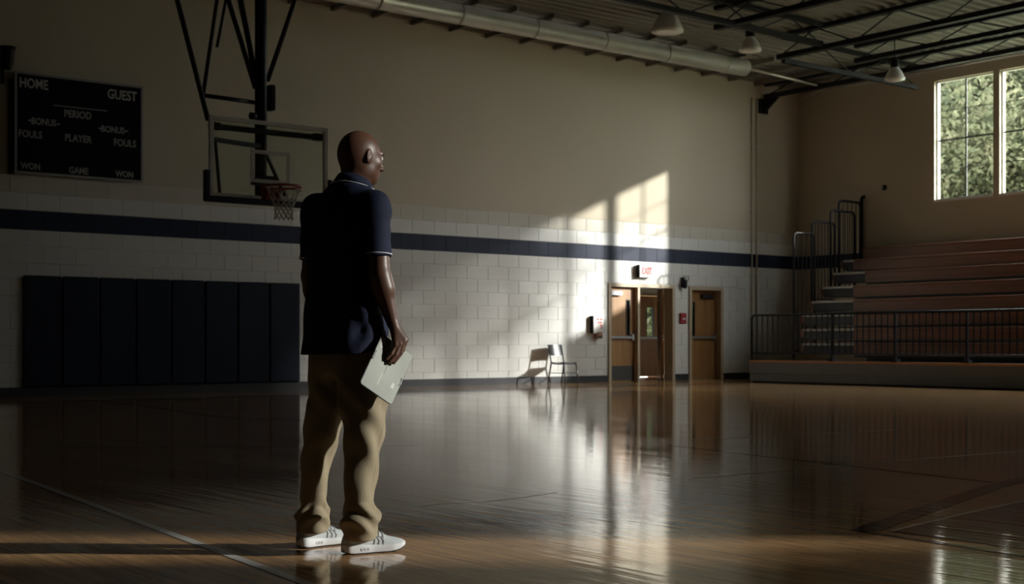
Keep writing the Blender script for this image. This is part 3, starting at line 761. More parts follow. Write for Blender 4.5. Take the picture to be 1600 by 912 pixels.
end_rail(1298, 1335, 328, 2.0, 4, 20.80, .03); end_rail(1311, 1344, 313, 2.25, 4, 20.86, .03); end_rail(1346, 1358, 307, 2.7, 1, 20.82, .045)
tag(bl, 'wooden bleachers with grey base and black guard railings along the window wall', 'bleachers')

# ------------------------------------------------------------------ folding chair by the wall
cp = onZ(880, 599, 0)
ch = empty('folding_chair', (cp.x-.12, D-.45, 0), math.radians(8))
hw = .21
for s in (-1, 1):
    # back upright running down to the front foot, and the rear leg crossing it
    MB().tube([(s*hw, .25, .85), (s*hw, .16, .46), (s*(hw+.015), .25, .0)], .016, 8).build('leg', 'chair_metal', ch, True)
    MB().tube([(s*(hw-.01), .12, .445), (s*(hw-.01), -.20, .44), (s*(hw+.01), -.25, .0)], .016, 8).build('leg', 'chair_metal', ch, True)
seat = []
for k in range(9):
    u = k/8; y_ = -.22+.42*u; z_ = .455+.012*math.cos(math.pi*2*u)
    seat.append([(-hw+.02, y_, z_-.02), (hw-.02, y_, z_-.02), (hw-.02, y_, z_+.012), (0, y_, z_+.002), (-hw+.02, y_, z_+.012)])
MB().loft(seat).build('seat', 'chair_pad', ch)
back = []
for k in range(9):
    t = -1+2*k/8; x_ = t*(hw+.005); yb = .035*(1-t*t)
    back.append([(x_, .185+yb, .62), (x_, .20+yb, .62), (x_, .262+yb, .86), (x_, .247+yb, .86)])
MB().loft(back).build('backrest', 'chair_pad', ch, False)
MB().tube([(-hw, -.225, .22), (hw, -.225, .22)], .009, 6).build('stretcher', 'chair_metal', ch)
for s in (-1, 1): MB().tube([(s*(hw+.004), -.222, .24), (s*(hw+.004), .20, .24)], .009, 6).build('stretcher', 'chair_metal', ch)
tag(ch, 'black folding chair standing alone against the white block wall', 'chair')

# ------------------------------------------------------------------ outside: ground and trees
gnd = struct(MB().box(R+.35, 160, -90, 120, -.4, -.05).box(-80, R+.35, D+6.3, 120, -.4, -.05).box(-80, R+.35, -90, S-.4, -.4, -.05).build('ground', 'asphalt'))
def tree(loc, r_, hgt, n, leaf, m, label, group, seed):
    rg = np.random.default_rng(seed)
    root = empty('tree', loc)
    base_ = hgt-2*r_[2]
    MB().tube([(0, 0, -.05), (.1, .05, base_*.6), (.0, .1, base_+r_[2])], .28, 10, r2=.10).build('trunk', 'bark', root, True)
    # clumps of leaves
    nc = 46; cl = rg.normal(size=(nc, 3)); cl /= np.linalg.norm(cl, axis=1)[:, None]; cl *= rg.uniform(.35, .85, size=(nc, 1))
    idx = rg.integers(0, nc, n); off = rg.normal(size=(n, 3)); off /= np.linalg.norm(off, axis=1)[:, None]; off *= rg.uniform(.1, .36, size=(n, 1))
    c = (cl[idx]+off)*np.array(r_); c[:, 2] += base_+r_[2]
    a = rg.normal(size=(n, 3)); a /= np.linalg.norm(a, axis=1)[:, None]; b_ = np.cross(a, rg.normal(size=(n, 3))); b_ /= np.linalg.norm(b_, axis=1)[:, None]
    s = leaf*rg.uniform(.6, 1.3, size=(n, 1)); a = a*s; b_ = b_*s*.6
    v = np.stack([c-a, c+b_, c+a, c-b_], 1).reshape(-1, 3)
    me = mesh_np('crown', v, np.arange(4*n).reshape(-1, 4), m, False)
    o = link('crown', me, root); o['kind'] = 'stuff'
    for k in range(5):
        q = cl[k*7]*np.array(r_)*.8; MB().tube([(0, .08, base_+.3*r_[2]), (q[0], q[1], q[2]+base_+r_[2])], .09, 6, r2=.03).build('branch', 'bark', root)
    return tag(root, label, 'tree', group)
def mesh_np(name, v, q, m, smooth=True):
    me = bpy.data.meshes.new(name); v = np.asarray(v, dtype=np.float32); q = np.asarray(q, dtype=np.int32)
    me.vertices.add(len(v)); me.vertices.foreach_set('co', v.ravel())
    me.loops.add(q.size); me.loops.foreach_set('vertex_index', q.ravel())
    me.polygons.add(len(q)); me.polygons.foreach_set('loop_start', np.arange(0, q.size, q.shape[1], dtype=np.int32))
    me.polygons.foreach_set('loop_total', np.full(len(q), q.shape[1], dtype=np.int32))
    me.update(calc_edges=True); me.validate()
    me.polygons.foreach_set('use_smooth', np.full(len(q), smooth)); me.materials.append(MATS[m])
    return me
G1 = 'trees outside the gym'
tree((40.5, 26.0, -.05), (4.2, 4.6, 5.2), 13.0, 42000, .105, 'leaves', 'leafy green tree filling the view through the first window', G1, 1)
tree((51.5, 29.5, -.05), (5.0, 6.5, 6.5), 15.0, 26000, .19, 'leaves', 'taller tree standing behind the one outside the windows', G1, 3)
tree((31.8, 32.6, -.05), (3.2, 3.0, 3.9), 7.7, 16000, .16, 'leaves', 'green tree outside behind the lobby door', G1, 5)
def sun_filter_tree(loc, r_, hgt, n, leaf, m, label, seed, top=0):  # unseen open-crowned tree, added to filter sunlight
    rg = np.random.default_rng(seed); root = empty('tree', loc); base_ = hgt-2*r_[2]
    MB().tube([(0, 0, -.05), (.1, .05, base_*.6), (0, .1, hgt-.8)], .25, 10, r2=.05).build('trunk', 'bark', root, True)
    c = rg.uniform(-1, 1, size=(4*n, 3)); c = c[(c**2).sum(1) < 1][:n]
    if top:                                                 # crown thickens toward its top, so the filtered sun fades upward
        t_ = rg.uniform(-1, 1, size=(top, 3)); t_[:, 2] = -.12+.85*np.sqrt(rg.uniform(0, 1, top)); c = np.concatenate([c, t_[(t_[:, :2]**2).sum(1)+.4*t_[:, 2]**2 < 1]])
    n = len(c); c = c*np.array(r_); c[:, 2] += base_+r_[2]
    a = rg.normal(size=(n, 3)); a /= np.linalg.norm(a, axis=1)[:, None]; b_ = np.cross(a, rg.normal(size=(n, 3))); b_ /= np.linalg.norm(b_, axis=1)[:, None]
    sc_ = leaf*rg.uniform(.7, 1.3, size=(n, 1)); a = a*sc_; b_ = b_*sc_*.6
    v = np.stack([c-a, c+b_, c+a, c-b_], 1).reshape(-1, 3)
    o = link('crown', mesh_np('crown', v, np.arange(4*n).reshape(-1, 4), m, False), root); o['kind'] = 'stuff'
    for k in range(6):
        MB().tube([(0, .06, base_+.2*k*r_[2]), tuple(c[k*5]*np.array([.8, .8, 1]))], .05, 6, r2=.015).build('branch', 'bark', root)
    return tag(root, label, 'tree', 'shade trees')
sun_filter_tree((47.6, -5.4, -.05), (2.6, 4.6, 5.5), 19.2, 2900, .14, 'leaves_dark', 'thin open tree nearest the gym in the row outside', 31, top=6200)  # added to dapple and soften the sun on the back wall
SKY_BLOCK_E = ['dense dark tree in the belt east of the gym, %s from the south' % w for w in ('first', 'second', 'third', 'fourth', 'fifth')]
for k, (bx_, by_) in enumerate(((44.5, 8.0), (45.5, 13.6), (38.0, 33.5), (59.0, -3.6), (59.5, 2.2))):       # added trees block eastern sky light from the back wall's left
    tree((bx_, by_, -.05), (2.7, 2.75, 7.5), 16.5, 6500, .50, 'leaves_dark', SKY_BLOCK_E[k], 'dense trees round the gym', 40+k)
SKY_BLOCK_S = ['dense dark tree behind the gym, %s from the west' % w for w in ('first', 'second', 'third')]+['dense dark tree close outside the window wall']
for k, (bx_, by_) in enumerate(((9.6, -13.5), (15.6, -14.5), (21.6, -15.5), (32.4, 1.3))):  # unseen trees added to block sky light from the south
    tree((bx_, by_, -.05), (2.6, 2.6, 7.0), 15.0, 6500, .50, 'leaves_dark', SKY_BLOCK_S[k], 'dense trees round the gym', 60+k)
sun_filter_tree((32.0, -19.6, -.05), (2.6, 2.6, 4.2), 15.5, 560, .22, 'leaves_dark', 'thin open tree standing alone behind the gym', 37)  # added to thin out the sun falling on the man

# ------------------------------------------------------------------ the man
# local frame of the figure: x = to his picture right, y = away from the camera position, z = up
MD = 5.84; MLAT = (540-800)/F_PX*MD
man_loc = (DV[0]*MD+RV[0]*MLAT, DV[1]*MD+RV[1]*MLAT, 0.0)
def P(px, py, y): return np.array([(px-800)/F_PX*(MD+y)-MLAT, y, CAM_H+(HOR-py)/F_PX*(MD+y)])
def PX(px, y): return (px-800)/F_PX*(MD+y)-MLAT
def PZ(py, y): return CAM_H+(HOR-py)/F_PX*(MD+y)
def smin(a, b, k):
    h = np.clip(.5+.5*(b-a)/k, 0, 1); return b+(a-b)*h-k*h*(1-h)
def smax(a, b, k): return -smin(-a, -b, k)
def capsule(p, a, b, ra, rb):
    a, b = np.asarray(a), np.asarray(b); ba = b-a; h = np.clip(((p-a)@ba)/(ba@ba), 0, 1)
    return np.linalg.norm(p-a-h[:, None]*ba, axis=1)-(ra+(rb-ra)*h)
def chain(p, pts, rs, k=.006):
    d = None
    for i in range(len(pts)-1):
        c = capsule(p, pts[i], pts[i+1], rs[i], rs[i+1]); d = c if d is None else smin(d, c, k)
    return d
def axes(a, pitch=0.0):
    f = np.array([math.cos(a)*math.cos(pitch), math.sin(a)*math.cos(pitch), -math.sin(pitch)])
    r_ = np.array([math.sin(a), -math.cos(a), 0.0]); return np.stack([f, r_, np.cross(r_, f)])   # rows: forward, right, up
def ellip(p, c, r_, M):
    q = (p-np.asarray(c))@M.T; r_ = np.asarray(r_); k0 = np.linalg.norm(q/r_, axis=1); k1 = np.linalg.norm(q/r_**2, axis=1)
    return k0*(k0-1)/np.maximum(k1, 1e-6)
def loft_sdf(p, z, cx, cy, A, B, ang, e=2.3):
    X = np.interp(p[:, 2], z, cx); Y = np.interp(p[:, 2], z, cy); a = np.interp(p[:, 2], z, A); b = np.interp(p[:, 2], z, B)
    dx, dy = p[:, 0]-X, p[:, 1]-Y
    u = dx*math.sin(ang)-dy*math.cos(ang); v = dx*math.cos(ang)+dy*math.sin(ang)       # u: to his right, v: forward
    k = (np.abs(u/a)**e+np.abs(v/b)**e)**(1/e)
    return (k-1)*np.minimum(a, b)*.95
def surface_nets(f, lo, hi, h, m, name, parent, margin=2.0):
    lo = np.array(lo); n = np.ceil((np.array(hi)-lo)/h).astype(int)+1; bs = 12
    n = ((n+bs-1)//bs)*bs; nb = n//bs
    bi = np.stack(np.meshgrid(*[np.arange(k) for k in nb], indexing='ij'), -1).reshape(-1, 3)
    cd = f(lo+(bi*bs+bs/2)*h)
    grid = np.empty(tuple(n), np.float32)
    g6 = grid.reshape(nb[0], bs, nb[1], bs, nb[2], bs)
    near = np.abs(cd) < bs*h*margin
    off = np.stack(np.meshgrid(*[np.arange(bs)]*3, indexing='ij'), -1).reshape(-1, 3)
    for i in np.nonzero(~near)[0]: g6[bi[i, 0], :, bi[i, 1], :, bi[i, 2], :] = cd[i]
    act = np.nonzero(near)[0]
    for c in range(0, len(act), 300):
        ids = act[c:c+300]; pts = lo+((bi[ids]*bs)[:, None, :]+off[None])*h
        d = f(pts.reshape(-1, 3)).reshape(len(ids), bs, bs, bs)
        for j, i in enumerate(ids): g6[bi[i, 0], :, bi[i, 1], :, bi[i, 2], :] = d[j]
    ins = grid < 0
    cnt = np.zeros(tuple(n-1), np.int8)
    for dx in (0, 1):
        for dy in (0, 1):
            for dz in (0, 1): cnt += ins[dx:n[0]-1+dx, dy:n[1]-1+dy, dz:n[2]-1+dz]
    cell = (cnt > 0) & (cnt < 8); ci = np.argwhere(cell)
    idm = np.full(tuple(n-1), -1, np.int32); idm[cell] = np.arange(len(ci))
    acc = np.zeros((len(ci), 3)); w = np.zeros(len(ci))
    cor = np.array([(a, b, c) for a in (0, 1) for b in (0, 1) for c in (0, 1)])
    for a in range(8):
        for ax in range(3):
            if cor[a][ax]: continue
            b = cor[a].copy(); b[ax] = 1
            i0 = ci+cor[a]; i1 = ci+b
            d0_ = grid[i0[:, 0], i0[:, 1], i0[:, 2]]; d1_ = grid[i1[:, 0], i1[:, 1], i1[:, 2]]
            x = (d0_ < 0) != (d1_ < 0); t = np.where(x, d0_/np.where(x, d0_-d1_, 1), 0)
            q = cor[a][None].astype(float).repeat(len(ci), 0); q[:, ax] = t
            acc += q*x[:, None]; w += x
    v = lo+(ci+acc/w[:, None])*h
    quads = []
    for ax in range(3):
        o1, o2 = [(1, 2), (2, 0), (0, 1)][ax]
        s0 = [slice(1, -1)]*3; s1 = [slice(1, -1)]*3; s0[ax] = slice(0, -1); s1[ax] = slice(1, None)
        A, B = ins[tuple(s0)], ins[tuple(s1)]
        e = np.argwhere(A != B); base_ = e.copy()
        for k in range(3):
            if k != ax: base_[:, k] += 1
        fl = A[A != B]
        def cid(a, b):
            q = base_.copy(); q[:, o1] -= a; q[:, o2] -= b; return idm[q[:, 0], q[:, 1], q[:, 2]]
        Q = np.stack([cid(1, 1), cid(0, 1), cid(0, 0), cid(1, 0)], 1)
        Q[~fl] = Q[~fl][:, ::-1]; quads.append(Q)
    Q = np.concatenate(quads); Q = Q[(Q >= 0).all(1)]
    me = mesh_np(name, v, Q, m); return link(name, me, parent)

man = empty('person', man_loc, TH-math.pi/2)
AT = math.radians(50)                        # chest faces right and away
FT = np.array([math.cos(AT), math.sin(AT), 0]); RT = np.array([math.sin(AT), -math.cos(AT), 0])
AHD = math.radians(38); MH = axes(AHD, math.radians(7)); FH, RH, UH = MH
TC = np.array([0.0, .03, 0.0])
shR = P(587, 320, -.075); shL = P(493, 326, .135)
elR = P(593, 432, -.115); wrR = P(613, 503, -.10)
elL = P(487, 432, .165); wrL = P(497, 505, .24)
hc = P(563, 244, .085)                       # head centre
# clipboard corners
cTL = P(597.5, 521, -.115); cTR = P(646, 556, -.040); cBL = P(571.4, 604.8, -.225)
e2 = cTR-cTL; e1 = cBL-cTL
e2n = e2/np.linalg.norm(e2); e1 = e1-e2n*(e1@e2n); e1n = e1/np.linalg.norm(e1); nrm = np.cross(e2n, e1n)
if nrm[1] > 0: nrm = -nrm                    # toward the camera side
CW, CL_ = np.linalg.norm(e2), np.linalg.norm(e1)
def onboard(px, py, lift):                   # point seen at a pixel, lifted off the board's outer face
    r_ = np.array([(px-800)/F_PX, 1.0, (HOR-py)/F_PX]); o_ = np.array([-MLAT, -MD, CAM_H]); q = cTL+nrm*lift
    k = ((q-o_)@nrm)/(r_@nrm); return o_+r_*k
def hand_sdf(p, side):
    if side == 'R':
        W_ = wrR
        # knuckles (index .. little), middle joints, tips
        kn = [onboard(634, 530, .040), onboard(631, 533.5, .040), onboard(625, 537, .036), onboard(618, 539, .031)]
        m1 = [onboard(629, 547, .030), onboard(626, 551.5, .030), onboard(618.5, 553.5, .027), onboard(611.5, 552, .023)]
        tp = [onboard(619, 560, .013), onboard(615, 566.5, .013), onboard(608.5, 566, .012), onboard(604, 561, .011)]
        th = [W_+(kn[0]-W_)*.30-nrm*.012, onboard(625, 527, -.008), onboard(622, 545, -.019), onboard(618, 556, -.017)]
    else:
        W_ = wrL; dn = np.array([.06, .02, -1.0]); dn /= np.linalg.norm(dn)
        kn = [W_+dn*.088+FT*(.034-.022*i) for i in range(4)]
        m1 = [k+dn*.042-RT*-.004 for k in kn]; tp = [k+dn*.030+RT*.016 for k in m1]
        th = [W_+dn*.02+FT*.02, W_+dn*.055+FT*.048+RT*.012, W_+dn*.085+FT*.052+RT*.016, W_+dn*.105+FT*.050+RT*.018]
    rr = [.0098, .0102, .0098, .0086]
    pal = None
    for i in range(4):
        c = capsule(p, W_+(kn[i]-W_)*.10, kn[i], .0165, .0125); pal = c if pal is None else smin(pal, c, .012)
    d = pal
    for i in range(4):
        d = smin(d, chain(p, [kn[i], m1[i], tp[i]], [rr[i]*1.1, rr[i], rr[i]*.78], .003), .004)
    return smin(d, chain(p, th, [.0165, .0135, .0115, .0085], .004), .008)
def body_sdf(p):
    # skull, jaw, neck
    d = ellip(p, hc+UH*.006-FH*.008, (.101, .0785, .104), MH)
    d = smin(d, ellip(p, hc+FH*.030-UH*.050, (.066, .062, .068), MH), .03)
    d = smin(d, ellip(p, hc+FH*.057-UH*.094, (.032, .036, .030), MH), .03)      # chin
    d = smin(d, ellip(p, hc+FH*.083+UH*.022, (.014, .050, .013), MH), .022)     # brow
    for s in (-1, 1):
        d = smin(d, ellip(p, hc+FH*.062+RH*s*.044-UH*.022, (.022, .018, .022), MH), .02)   # cheekbone
        d = smin(d, ellip(p, hc+FH*.010+RH*s*.054-UH*.070, (.030, .014, .026), MH), .02)   # jaw angle
        d = smax(d, -ellip(p, hc+FH*.100+RH*s*.033+UH*.002, (.016, .017, .011), MH), .012) # eye socket
    d = smin(d, capsule(p, hc+FH*.092+UH*.006, hc+FH*.115-UH*.034, .008, .013), .010)      # nose
    for s in (-1, 1): d = smin(d, ellip(p, hc+FH*.102+RH*s*.013-UH*.038, (.011, .009, .008), MH), .006)
    d = smin(d, ellip(p, hc+FH*.094-UH*.063, (.010, .024, .006), MH), .005)                # lips
    d = smin(d, ellip(p, hc+FH*.092-UH*.075, (.010, .021, .007), MH), .005)
    for s in (-1, 1):                                                                      # ears
        ec = hc+RH*s*.078-FH*.004-UH*.010
        Me = np.stack([FH*.94-RH*s*.34, RH*s*.94+FH*.34, UH])
        e = ellip(p, ec, (.0165, .0075, .030), Me)
        e = smax(e, -ellip(p, ec+RH*s*.010+FH*.003+UH*.004, (.008, .0065, .017), Me), .004)
        d = smin(d, e, .006)
    nk0 = P(557, 262, .075); nk1 = P(547, 305, .055)
    d = smin(d, capsule(p, nk0, nk1, .059, .066), .022)
    # shoulder girdle and arms
    d = smin(d, capsule(p, shR, shL, .052, .052), .05)
    d = smin(d, capsule(p, nk1+np.array([0, 0, -.03]), TC+np.array([0, 0, 1.25]), .09, .10), .05)
    fr = elR+(wrR-elR)*.28
    d = smin(d, chain(p, [shR, elR, fr, wrR], [.054, .0445, .0465, .0265], .02), .03)
    d = smin(d, ellip(p, elR+(wrR-elR)*.16+RT*.006, (.04, .036, .065), axes(AT)), .02)
    fl = elL+(wrL-elL)*.28
    d = smin(d, chain(p, [shL, elL, fl, wrL], [.054, .044, .044, .0265], .02), .03)
    # flattened wrists, hands
    for s in 'RL': d = smin(d, hand_sdf(p, s), .010)
    return d
body = surface_nets(body_sdf, (-.26, -.30, .74), (.34, .38, 1.86), .0038, 'skin', 'body', man)
for s in (-1, 1):
    c = hc+FH*.085+RH*s*.033+UH*.002
    e = MB().lathe([(.0005, -.0115), (.007, -.009), (.0112, -.003), (.0112, .003), (.007, .009), (.0005, .0115)], 12).build('eye', 'eye_white', man, True); e.location = c
    b_ = MB().tube([hc+FH*.101+RH*s*.012+UH*.021, hc+FH*.100+RH*s*.03+UH*.026, hc+FH*.086+RH*s*.05+UH*.020], .0035, 6).build('eyebrow', 'brow', man, True)

# polo shirt
sl0R, sl1R = shR, P(588.5, 402, -.100); sl0L, sl1L = shL, P(490, 407, .150)
def folds(p):
    x, y, z = p[:, 0], p[:, 1], p[:, 2]
    f = .0030*np.sin(22*x+9*z+3*np.sin(7*z))*np.exp(-((z-1.0)/.16)**2)
    f += .0028*np.sin(46*z+20*x-14*y)*np.exp(-((z-1.13)/.09)**2)*np.clip((x+.02)/.12, 0, 1)
    f += .0022*np.sin(60*z-30*x+10*y)*np.exp(-((z-1.33)/.09)**2)
    f += .0040*np.exp(-((z-.905-.55*(x-.10))/.030)**2)*np.clip((x-.03)/.05, 0, 1)
    f -= .0035*np.exp(-((z-.98-.9*(x-.10))/.028)**2)*np.clip((x-.03)/.05, 0, 1)
    f += .0022*np.sin(9*z+14*x+2.0)
    f += .0030*np.sin(95*(x*.75-y*.5)+6*z)*np.exp(-((z-.97)/.10)**2)*np.clip((x-.0)/.05, 0, 1)
    f += .0024*np.sin(52*(z-.5*x)+8*y)*np.exp(-((z-1.42)/.07)**2)*np.clip((x-.02)/.06, 0, 1)
    return f
sz = np.array([.84, .853, .92, 1.0, 1.10, 1.20, 1.30, 1.40, 1.46, 1.51, 1.545, 1.58, 1.61])
scx = np.array([-.012, -.012, -.010, -.008, -.005, -.003, 0, 0, 0, .004, .008, .014, .020])
sA = np.array([.204, .204, .200, .196, .192, .192, .194, .192, .186, .166, .138, .104, .080])
sB = np.array([.146, .146, .142, .138, .134, .134, .134, .126, .116, .104, .096, .088, .078])
def shirt_sdf(p):
    d = loft_sdf(p, sz, scx, TC[1]+scx*.5, sA, sB, AT, 2.35)
    d = smax(d, p[:, 2]-1.600, .02)
    d = smin(d, capsule(p, shR-RT*.02, shR+np.array([0, 0, -.03]), .060, .062), .05)
    d = smin(d, capsule(p, shL+RT*.02, shL+np.array([0, 0, -.03]), .060, .062), .05)
    for a, b, out in ((sl0R, sl1R, RT), (sl0L, sl1L, -RT)):
        ax = (b-a)/np.linalg.norm(b-a)
        s = capsule(p, a, b+ax*.06, .063, .0655)
        s = smax(s, (p-b)@ax, .004)
        d = smin(d, s, .022)
    for a, b in ((sl0R, sl1R), (sl0L, sl1L)):
        ax = (b-a)/np.linalg.norm(b-a)
        d = smax(d, -capsule(p, b-ax*.06, b+ax*.10, .050, .057), .003)
    d = smax(d, .855-p[:, 2]+.010*p[:, 0], .004)
    return d-folds(p)
shirt = surface_nets(shirt_sdf, (-.27, -.28, .82), (.29, .36, 1.64), .0048, 'shirt_navy', 'polo_shirt', man)
# piping on the sleeve edges
for a, b in ((sl0R, sl1R), (sl0L, sl1L)):
    ax = (b-a)/np.linalg.norm(b-a); u = np.cross(ax, FT); u /= np.linalg.norm(u); w = np.cross(ax, u)
    rr = .0655
    MB().tube([b-ax*.010+(u*math.cos(t)+w*math.sin(t))*rr for t in np.linspace(0, 2*math.pi, 40, endpoint=False)], .0028, 6, closed=True).build('sleeve_piping', 'piping', shirt, True)
# collar: folded band round the neck, lower in front
ncx = P(551, 285, .06)
def collar_ring(r_, zoff, front):
    out = []
    for t in np.linspace(0, 2*math.pi, 48, endpoint=False):
        k = (1+math.cos(t))/2                       # 1 in front, 0 at the nape
        q = ncx+FT*math.cos(t)*(r_+.012*k)+RT*math.sin(t)*r_*1.02
        out.append(np.array([q[0]+.008*(1-k), q[1], zoff-front*k]))
    return out
ct0 = collar_ring(.0655, 1.643, .044); ct1 = collar_ring(.0700, 1.646, .044); cb1 = collar_ring(.0975, 1.604, .050); cb0 = collar_ring(.0870, 1.600, .050)
mid = collar_ring(.0815, 1.631, .047)
clr = MB().loft([[tuple(v) for v in r_] for r_ in (cb0, ct0, ct1, mid, cb1, cb0)], cap=False).build('collar', 'shirt_navy', shirt, True)
MB().tube([tuple(v) for v in collar_ring(.0985, 1.6045, .050)], .0028, 6, closed=True).build('collar_piping', 'piping', shirt, True)

# trousers
hyR, hyL, ayR, ayL = -.025, .105, -.062, .112
def leg_table(rows_, hy, ay):
    z, c, y_, r_ = [], [], [], []
    for py, a, b in rows_:
        k = np.clip((837-py)/(837-560), 0, 1); y0 = ay+(hy-ay)*k
        z.append(PZ(py, y0)); c.append((PX(a, y0)+PX(b, y0))/2); y_.append(y0); r_.append((PX(b, y0)-PX(a, y0))/2)
    i = np.argsort(z); return [np.array(q)[i] for q in (z, c, y_, r_)]
legL = leg_table([(838, 467, 510), (829, 465.5, 511), (816, 463.5, 514), (806, 463, 515.5), (799, 467, 513), (790, 470, 509.5), (780, 470.5, 509), (767, 469.5, 510.5), (752, 469, 513), (735, 470, 515.5), (712, 472, 519.5), (690, 475, 527), (669, 477, 533), (645, 480, 540), (620, 483, 546), (590, 484, 548), (556, 485, 548)], hyL, ayL)
legR = leg_table([(840, 539, 587), (832, 537.5, 588.5), (822, 534.5, 590), (812, 533.5, 592), (803, 535.5, 592.5), (795, 538, 589), (782, 538.5, 583.5), (768, 538.5, 585), (749, 539.5, 588), (730, 540, 589.5), (709, 540, 592), (690, 539, 596.5), (668, 537, 600), (650, 534, 602.5), (629, 530, 604), (600, 528, 604), (556, 528, 603)], hyR, ayR)
def trouser_sdf(p):
    x, y, z = p[:, 0], p[:, 1], p[:, 2]
    d = None
    for (tz, tc, ty, tr), a, hem, sgn in ((legL, math.radians(47), .066, -1), (legR, math.radians(33), .058, 1)):
        e = loft_sdf(p, tz, tc, ty, tr*.985, tr*1.12, math.radians(80 if sgn > 0 else 78), 2.75)
        cxx = np.interp(z, tz, tc); cyy = np.interp(z, tz, ty); an = np.arctan2(y-cyy, x-cxx)
        # bunched cloth over the shoes, drag lines at the knee and down the shin
        w1 = np.exp(-((z-.155)/.055)**2)
        e -= w1*.0075*np.sin(75*z+1.6*np.sin(an*1.0+sgn)+2.2*np.cos(2*an+.6*sgn))
        w2 = np.exp(-((z-.50)/.12)**2)
        e -= w2*.0055*np.sin(34*z+2.4*np.sin(an+.8*sgn)+1.3*np.cos(2*an))
        w3 = np.exp(-((z-.30)/.10)**2)
        e -= w3*.0065*np.sin(2.0*an+16*z+.9*sgn)
        w4 = np.exp(-((z-.68)/.08)**2)
        e -= w4*.0050*np.sin(40*z+3.0*an*.5+3.5*x*10)
        # pressed crease / side seam
        e -= .0028*np.exp(-((an+.35)/.10)**2)*np.clip((z-.1)/.1, 0, 1)
        e = smax(smax(e, hem-z, .008), z-.868, .01)
        d = e if d is None else smin(d, e, .012)
    hz = np.array([.76, .82, .90, 1.0]); c = np.array([.008, .006, -.004, -.006])
    hip = loft_sdf(p, hz, c, TC[1]+.01+c, np.array([.160, .166, .158, .150]), np.array([.124, .128, .112, .104]), math.radians(45), 2.3)
    hip = smax(hip, .765-z-.12*np.abs(x), .03); hip = smax(hip, z-.92, .01)
    return smin(d, hip, .035)
trs = surface_nets(trouser_sdf, (-.28, -.24, .03), (.27, .34, .98), .0046, 'khaki', 'trousers', man)

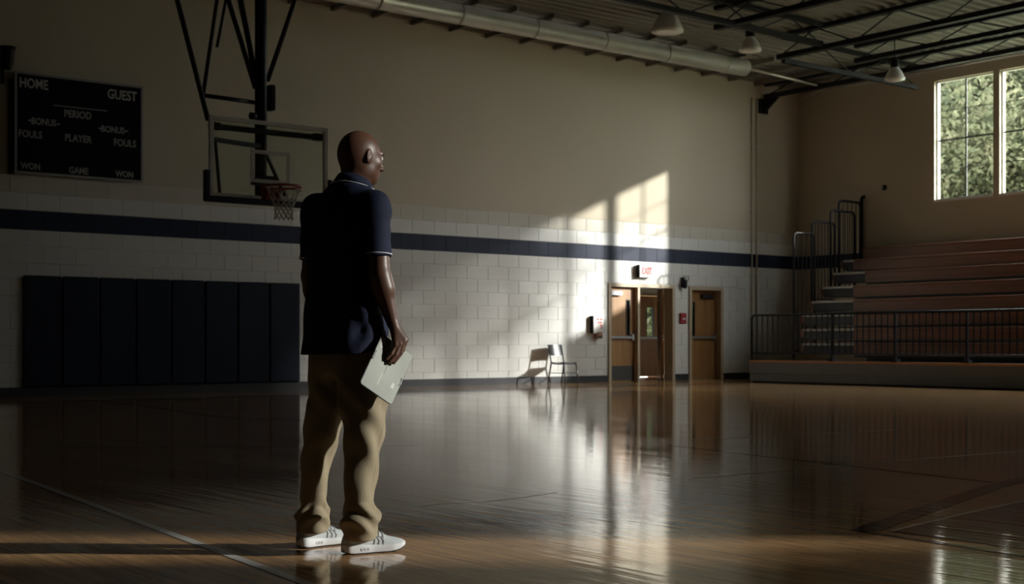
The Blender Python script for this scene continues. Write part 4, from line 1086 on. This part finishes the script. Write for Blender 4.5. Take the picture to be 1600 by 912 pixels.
# trainers
def shoe(heel, a, mirror, name_):
    root = empty(name_, (float(heel[0]), float(heel[1]), 0), a); root.parent = man
    LN = .292
    U = np.linspace(0, 1, 25)
    wl = np.interp(U, [0, .02, .08, .25, .45, .62, .78, .90, .97, 1], [.010, .026, .036, .038, .039, .047, .050, .040, .022, .006])
    side = np.interp(U, [0, .3, .6, .85, 1], [0, -.002, .006, .004, -.006])*(-1 if mirror else 1)
    zb_ = np.interp(U, [0, .05, .15, .70, .85, 1], [.014, .005, .001, .001, .006, .024])
    zs = np.interp(U, [0, .15, .4, .7, .88, 1], [.046, .043, .036, .033, .034, .038])
    zt_ = np.interp(U, [0, .05, .12, .22, .34, .46, .60, .74, .86, .95, 1], [.060, .092, .100, .104, .106, .100, .082, .066, .058, .050, .040])
    def pt(u, s, z): return (u*LN, s, z)
    rings = []
    for i, u in enumerate(U):                      # upper
        r_ = []
        for t in np.linspace(0, math.pi, 17):
            c, s = math.cos(t), math.sin(t); c = math.copysign(abs(c)**.75, c); s = s**.75
            r_.append(pt(u, side[i]+wl[i]*.94*c*(1-.25*s*s), zs[i]-.012+(zt_[i]-zs[i]+.012)*s))
        rings.append(r_)
    up = MB().loft(rings).build('upper', 'shoe_grey', root, True)
    rings = []
    for i, u in enumerate(U):                      # midsole with a slight waist and flare
        w = wl[i]; r_ = [(w*.96, zb_[i]), (w*1.05, zb_[i]+.007), (w*1.0, (zb_[i]+zs[i])/2), (w*1.04, zs[i]-.003), (w*.97, zs[i]+.002)]
        r_ = [pt(u, side[i]+x_, z_) for x_, z_ in r_]+[pt(u, side[i]-x_, z_) for x_, z_ in reversed(r_)]
        rings.append(r_)
    MB().loft(rings).build('sole', 'shoe_sole', root, True)
    q = []                                         # thin dark outsole
    for i, u in enumerate(U):
        w = wl[i]; q.append([pt(u, side[i]-w*.95, max(zb_[i]-.0008, 0)), pt(u, side[i]+w*.95, max(zb_[i]-.0008, 0)), pt(u, side[i]+w*1.035, zb_[i]+.005), pt(u, side[i]-w*1.035, zb_[i]+.005)])
    MB().loft(q).build('outsole', 'shoe_dark', root)
    mb = MB()                                      # pods set in the side of the heel
    for u in (.26, .31, .36):
        for sg in (-1, 1):
            w = float(np.interp(u, U, wl)); s_ = float(np.interp(u, U, side))
            mb.box(u*LN-.004, u*LN+.004, min(s_+sg*w*.99, s_+sg*(w*1.05)), max(s_+sg*w*.99, s_+sg*(w*1.05)), .014, .026)
    mb.build('sole_pod', 'sole_pod', root)
    def surf(u, t, lift=.0015):
        w = float(np.interp(u, U, wl)); s_ = float(np.interp(u, U, side)); a_ = float(np.interp(u, U, zs)); b_ = float(np.interp(u, U, zt_))
        c, s = math.cos(t), math.sin(t); c = math.copysign(abs(c)**.75, c); s = max(s, 0)**.75
        return Vector(pt(u, s_+(w*.94*(1-.25*s*s)+lift)*c, a_-.012+(b_-a_+.012)*s+lift*s))
    for k in range(4):                             # laces
        u = .44+.065*k
        MB().tube([surf(u-.02, .62, .003), surf(u, 1.1, .004), surf(u+.012, math.pi/2, .004), surf(u, math.pi-1.1, .004), surf(u-.02, math.pi-.62, .003)], .0026, 6).build('lace', 'lace', root, True)
        if k < 3: MB().tube([surf(u, .7, .003), surf(u+.03, 1.57, .0035), surf(u+.055, math.pi-.7, .003)], .0024, 6).build('lace', 'lace', root, True)
    for sg in (0, 1):                              # side overlays
        for u0, u1, u2 in ((.40, .46, .50), (.47, .53, .56), (.54, .60, .64)):
            tt = (lambda t: t) if not sg else (lambda t: math.pi-t)
            MB().tube([surf(u0+.06, tt(.12)), surf(u1+.02, tt(.35)), surf(u2-.06, tt(.72))], .0023, 5).build('side_stripe', 'shoe_overlay', root)
        MB().tube([surf(u, tt_) for u, tt_ in [(x_, (.42 if not sg else math.pi-.42)) for x_ in np.linspace(.04, .30, 8)]], .002, 5).build('heel_seam', 'shoe_overlay', root)
    return root
shoe(np.array([PX(534, -.10), -.10]), math.radians(29), False, 'shoe'); shoe(np.array([PX(465.5, .062), .062]), math.radians(48), True, 'shoe')
tag(man, 'bald man in navy polo and khaki trousers standing with his back turned', 'person')

# ------------------------------------------------------------------ clipboard in his right hand
Mw = Matrix.Translation(man_loc) @ Matrix.Rotation(TH-math.pi/2, 4, 'Z')
org = Mw @ Vector(cTL)
cbd = empty('clipboard', org); Rm = Matrix((tuple(e2n), tuple(e1n), tuple(nrm))).transposed()
cbd.matrix_world = Mw @ Matrix.Translation(cTL) @ Rm.to_4x4()
def rr_poly(w, h, r_, z):
    out = []
    for cx_, cy_, a0 in ((w-r_, r_, -90), (w-r_, h-r_, 0), (r_, h-r_, 90), (r_, r_, 180)):
        for k in range(5): t = math.radians(a0+90*k/4); out.append((cx_+r_*math.cos(t), cy_+r_*math.sin(t), z))
    return out
sg = 1
MB().loft([rr_poly(CW, CL_, .012, z) for z in (-.006, -.001)]).build('backing', 'clip_edge', cbd)
MB().loft([rr_poly(CW-.004, CL_-.004, .011, z) for z in (-.001, .001)]).build('board', 'clip_board', cbd).location = (.002, .002, 0)
MB().box(.0, .008, .085, .125, .001, .006).build('side_clip', 'clip_edge', cbd)
MB().tube([(CW-.012, .125, .002), (CW-.004, .128, .004), (CW-.003, .155, .004), (CW-.012, .160, .002)], .0014, 6).build('wire_clip', 'steel', cbd)
MB().box(.072, .076, .155, .215, .001, .0018).build('tape_strip', 'tape', cbd)
MB().box(.082, .0835, .110, .150, .001, .0016).build('scratch', 'clip_edge', cbd)
MB().box(.135, .150, .165, .19, .001, .0016).build('sticker', 'tape', cbd)
MB().box(.012, .030, .012, .060, .001, .0022).build('top_label', 'tape', cbd)
tag(cbd, 'worn pale grey-green clipboard held at the man\'s side', 'clipboard')
